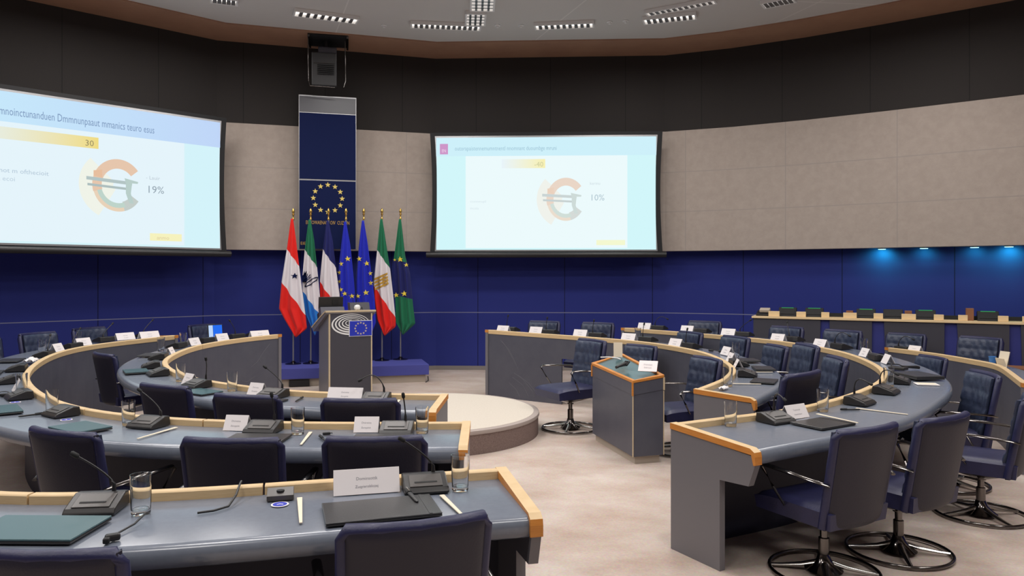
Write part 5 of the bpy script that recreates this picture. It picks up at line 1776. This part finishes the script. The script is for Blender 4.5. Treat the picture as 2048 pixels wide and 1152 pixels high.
def draw_left(rect, txt, pt, s, Y, w, h):
    def U(px): return 1 + (px - 439) / 436.0      # picture columns measured from the visible right end
    rect('header_band', 0.0, 0.0, 1.0, 0.20, (200, 236, 252), (192, 214, 248))
    rect('content_panel', 0.0, 0.20, 0.855, 0.985, (229, 244, 251))
    rect('cyan_column', 0.86, 0.20, 0.995, 0.985, (212, 243, 250))
    rect('yellow_tab', 0.12, 0.235, 0.545, 0.315, (228, 242, 246), (240, 220, 130))
    rect('yellow_footer', 0.725, 0.90, 0.845, 0.955, (246, 242, 190))
    txt('slide_title', 'mnoinctunanduen Dmmnunpaaut mmanics teuro esus', 0.742, 0.155, 0.150, (128, 154, 190), 'RIGHT', 0.585)
    txt('slide_number', '30', 0.53, 0.30, 0.115, (150, 140, 100), 'RIGHT')
    txt('slide_note', 'Mocrnmcnt ucomonot m ofthecioit', 0.385, 0.535, 0.085, (180, 200, 216), 'RIGHT')
    txt('slide_note', 'mont ecoi', 0.285, 0.59, 0.085, (190, 208, 222), 'RIGHT')
    txt('slide_note', '- Lauir', 0.71, 0.50, 0.075, (190, 204, 214))
    txt('slide_figure', '19%', 0.712, 0.60, 0.15, (150, 166, 178))
    txt('slide_note', 'anmo', 0.75, 0.945, 0.08, (222, 206, 160))
    euro(pt, s, Y, w, h, 0.612, 0.565, 0.335, 0.45)
def draw_right(rect, txt, pt, s, Y, w, h):
    rect('header_band', 0.0, 0.0, 1.0, 0.165, (206, 240, 250))
    rect('content_panel', 0.135, 0.165, 0.87, 0.985, (236, 250, 252))
    rect('yellow_tab', 0.30, 0.195, 0.498, 0.275, (232, 244, 250), (248, 240, 176))
    rect('yellow_footer', 0.73, 0.915, 0.86, 0.96, (244, 248, 208))
    rect('red_logo', 0.017, 0.055, 0.054, 0.148, (206, 150, 200))
    txt('logo_text', 'EN', 0.0355, 0.13, 0.075, (240, 220, 240), 'CENTER', 0.8)
    txt('slide_title', 'outorapaistennemumntnentl nnomnant duoumbge mruni', 0.085, 0.115, 0.105, (160, 196, 214), 'LEFT', 0.72)
    txt('slide_number', '-40', 0.49, 0.262, 0.12, (206, 206, 160), 'RIGHT')
    txt('slide_note', 'kerinu', 0.70, 0.425, 0.07, (206, 220, 226))
    txt('slide_figure', '10%', 0.70, 0.565, 0.15, (178, 200, 210))
    txt('slide_note', 'cconnmupli', 0.155, 0.58, 0.06, (214, 228, 234))
    txt('slide_note', 'mcuta', 0.155, 0.64, 0.06, (214, 228, 234))
    euro(pt, s, Y, w, h, 0.592, 0.555, 0.33, 0.66)

a1 = Vector((-4.56, 11.70))
dl = Vector((-0.707, -0.707))
SL = screen('projection_screen', a1 + dl * 3.8, a1, 2.115, 4.075, 'wide projection screen cut off by the left edge, slide with orange euro sign', {'bg': srgb(214, 243, 249), 'draw': draw_left})
SR = screen('projection_screen', (-1.295, 12.84), (2.44, 12.70), 2.13, 4.045, 'projection screen in the middle of the wall with a faint euro slide', {'bg': srgb(210, 246, 250), 'draw': draw_right})

# ------------------------------------------------------------------ ceiling projector
PJ = at(652, 80, 5.5)
r = empty('ceiling_projector', (PJ.x, PJ.y + 0.0, 5.5), 0.22)
tag(r, 'dark projector hanging on a bracket from an open ceiling hatch', 'projector')
b = MB(); b.box((0.04, 0.0, -0.012), (0.62, 0.62, 0.02)); b.build('hatch', M_BLKM, r)
for s_ in (-1, 1):
    b = MB(); b.box((0.04 + s_ * 0.30, 0, -0.03), (0.03, 0.62, 0.05)); b.build('hatch_frame', M_DCHROME, r)
b = MB(); b.lathe([(0.05, -0.42), (0.05, -0.02)], 14); b.build('drop_tube', M_BLK, r, smooth=40)
b = MB(); b.extr([(-0.18, -0.16), (0.14, -0.10), (0.18, -0.26), (0.06, -0.34), (-0.18, -0.26)], 'x', -0.12, 0.17); b.build('lens_head', M_PANELDARK, r, bevel=0.02)
b = MB(); b.extr([(-0.20, -0.26), (0.10, -0.24), (0.14, -0.72), (-0.16, -0.78)], 'x', -0.22, 0.17); pj = b.build('housing', mat('projector_grey', srgb(50, 50, 52), 0.45), r, bevel=0.015)
b = MB()
for i in range(6):
    b.box((0.0, -0.199 + 0.008 * (i * 0.055) * 0 - 0.0 + 0.0, -0.46 - 0.028 * i), (0.26, 0.02, 0.008))
b.build('vent', M_BLKM, pj)
b = MB(); b.box((-0.025, -0.195, -0.43), (0.32, 0.02, 0.006)); b.build('seam', M_DCHROME, pj)
b = MB(); b.tube([(-0.27, -0.2, -0.05), (-0.27, -0.2, -0.72), (-0.24, -0.2, -0.80), (0.14, -0.2, -0.81)], 0.008, 8); b.build('bracket', M_DCHROME, r, smooth=50)
b = MB(); b.tube([(0.30, -0.2, -0.05), (0.31, -0.2, -0.70), (0.28, -0.2, -0.80)], 0.008, 8); b.build('bracket', M_DCHROME, r, smooth=50)

# ------------------------------------------------------------------ ceiling lights
def troffer(corner, label, cells):
    """corner: two picture points along the long axis and the width in metres"""
    (ax, ay), (bx, by), w = corner
    a, c = at(ax, ay, 5.5), at(bx, by, 5.5)
    v = c - a
    L = v.length
    m = (a + c) / 2
    r = empty('ceiling_light', (m.x, m.y, 5.518), math.atan2(v.y, v.x))
    tag(r, label, 'ceiling light', 'louvred ceiling lights')
    b = MB()
    for s_ in (-1, 1):
        b.box((0, s_ * (w / 2 - 0.012), -0.025), (L, 0.024, 0.05))
        b.box((s_ * (L / 2 - 0.012), 0, -0.025), (0.024, w - 0.05, 0.05))
    b.build('frame', M_WHITE, r)
    b = MB(); b.box((0, 0, -0.006), (L - 0.05, w - 0.05, 0.008)); b.build('diffuser', M_TROFFER, r)
    b = MB()
    for i in range(1, cells):
        b.box((-L / 2 + L * i / cells, 0, -0.030), (0.03 if cells < 6 else 0.05, w - 0.05, 0.036))
    if w > 0.4:
        for i in range(1, 4):
            b.box((0, -w / 2 + w * i / 4, -0.030), (L - 0.05, 0.03, 0.036))
    b.build('louvre', M_SILVER, r)
troffer(((587, 23), (716, 40), 0.24), 'slim louvred ceiling light left of the projector side of the ceiling', 9)
troffer(((821, 48), (962, 54), 0.22), 'slim louvred ceiling light above the left edge of the middle screen', 13)
troffer(((1069, 52), (1188, 47), 0.22), 'slim louvred ceiling light above the middle of the right screen', 10)
troffer(((1286, 41), (1393, 30), 0.24), 'slim louvred ceiling light right of centre, parallel to the wall', 9)
troffer(((1292, 26), (1432, 0), 0.16), 'narrow slanted ceiling light just above another, right of centre', 12)
troffer(((1524, 9), (1590, -4), 0.24), 'ceiling light cut by the top edge at right', 7)
troffer(((420, -4), (476, 3), 0.24), 'ceiling light cut by the top edge at left', 6)
troffer(((930, 36), (972, 37), 0.52), 'square gridded ceiling light nearest the slim one over the screen', 4)
troffer(((940, 6), (990, 7), 0.50), 'square gridded ceiling light at the very top of the picture', 4)
for i, (x, y) in enumerate(((768, 53), (995, 53), (1042, 53), (1219, 46), (1251, 44))):
    p = at(x, y, 5.5)
    b = MB(); b.lathe([(0.0, -0.035), (0.018, -0.035), (0.022, -0.012), (0.045, -0.008), (0.045, 0.0), (0.0, 0.0)], 16)
    o = b.build('sprinkler_head', M_WHITE, loc=(p.x, p.y, 5.519), smooth=40)
    tag(o, ['tiny sprinkler head on the ceiling, leftmost', 'tiny sprinkler head left of the middle pair on the ceiling', 'tiny sprinkler head right of the middle pair on the ceiling', 'tiny sprinkler head above the right screen, left one', 'tiny sprinkler head above the right screen, right one'][i], 'sprinkler', 'sprinkler heads on the ceiling')

def wall_at(px, d):
    line = offset(WALL, d)
    t = (px - 1024) / FPX
    for a, c in zip(line[:-1], line[1:]):
        f0, f1 = a.x - t * a.y, c.x - t * c.y
        if a.y > 2 and c.y > 2 and f0 * f1 <= 0:
            return a.lerp(c, f0 / (f0 - f1))
# cool downlights under the overhanging beige wall
for i, (x, y) in enumerate(((1764, 501), (1848, 500), (1949, 498), (2018, 496))):
    p = wall_at(x, -0.07)
    b = MB(); b.lathe([(0.062, -0.012), (0.066, 0.0), (0.0, 0.0)], 20); 
    r = empty('wall_downlight', (p.x, p.y, 2.108))
    b.build('housing', M_SILVER, r)
    b = MB(); b.lathe([(0.0, -0.018), (0.052, -0.018), (0.055, -0.012), (0.0, -0.0125)], 20)
    b.build('lens', M_SPOT, r)
    tag(r, ['cool white downlight under the beige wall, leftmost', 'cool white downlight under the beige wall, second from left', 'cool white downlight under the beige wall, third from left', 'cool white downlight under the beige wall, nearest the right edge'][i], 'downlight', 'downlights along the right wall')
    l = bpy.data.lights.new('downlight', 'SPOT')
    l.energy = (17, 6, 6, 17)[i]
    l.color = (0.04, 0.9, 0.48)
    l.spot_size = math.radians(165)
    l.spot_blend = 0.7
    l.shadow_soft_size = 0.05
    lo_ = bpy.data.objects.new('downlight', l)
    lo_.location = (p.x, p.y, 2.08)
    q_ = wall_at(x, -0.22) - p
    q_ = Vector((q_.x, q_.y, -0.22)) if q_.length < 0.3 else Vector((0, 0.15, -0.22))
    lo_.rotation_euler = q_.to_track_quat('-Z', 'Y').to_euler()
    COL.objects.link(lo_)

# ------------------------------------------------------------------ room light
def area(x, y, z, w, h, e, col=(1, 0.965, 0.935)):
    l = bpy.data.lights.new('ceiling_and_wash_lamp', 'AREA')
    l.shape = 'RECTANGLE'
    l.size, l.size_y = w, h
    l.energy = e
    l.color = col
    l.spread = math.radians(175)
    o = bpy.data.objects.new('ceiling_and_wash_lamp', l)
    o.location = (x, y, z)
    COL.objects.link(o)
KL = 1.0
for x in (-5.0, -1.7, 1.7, 5.0):
    for y in (0.4, 3.4, 6.4, 9.2):
        area(x, y, 5.40, 1.2, 0.5, 56 * KL)
for x, y in ((-6.6, 7.6), (-4.0, 10.3), (-1.2, 11.3), (2.0, 11.3), (-7.2, 4.6)):  # lamps added near the walls to wash them with more light
    area(x, y, 5.40, 0.9, 0.3, 24 * KL)

w = bpy.data.worlds.new('world')
SC.world = w
w.use_nodes = True
w.node_tree.nodes['Background'].inputs[0].default_value = (0.05, 0.05, 0.055, 1)
w.node_tree.nodes['Background'].inputs[1].default_value = 0.3
SC.view_settings.view_transform = 'Standard'
SC.view_settings.look = 'None'
SC.view_settings.gamma = 1
SC.view_settings.exposure = 0.0
SC.view_settings.use_curve_mapping = False
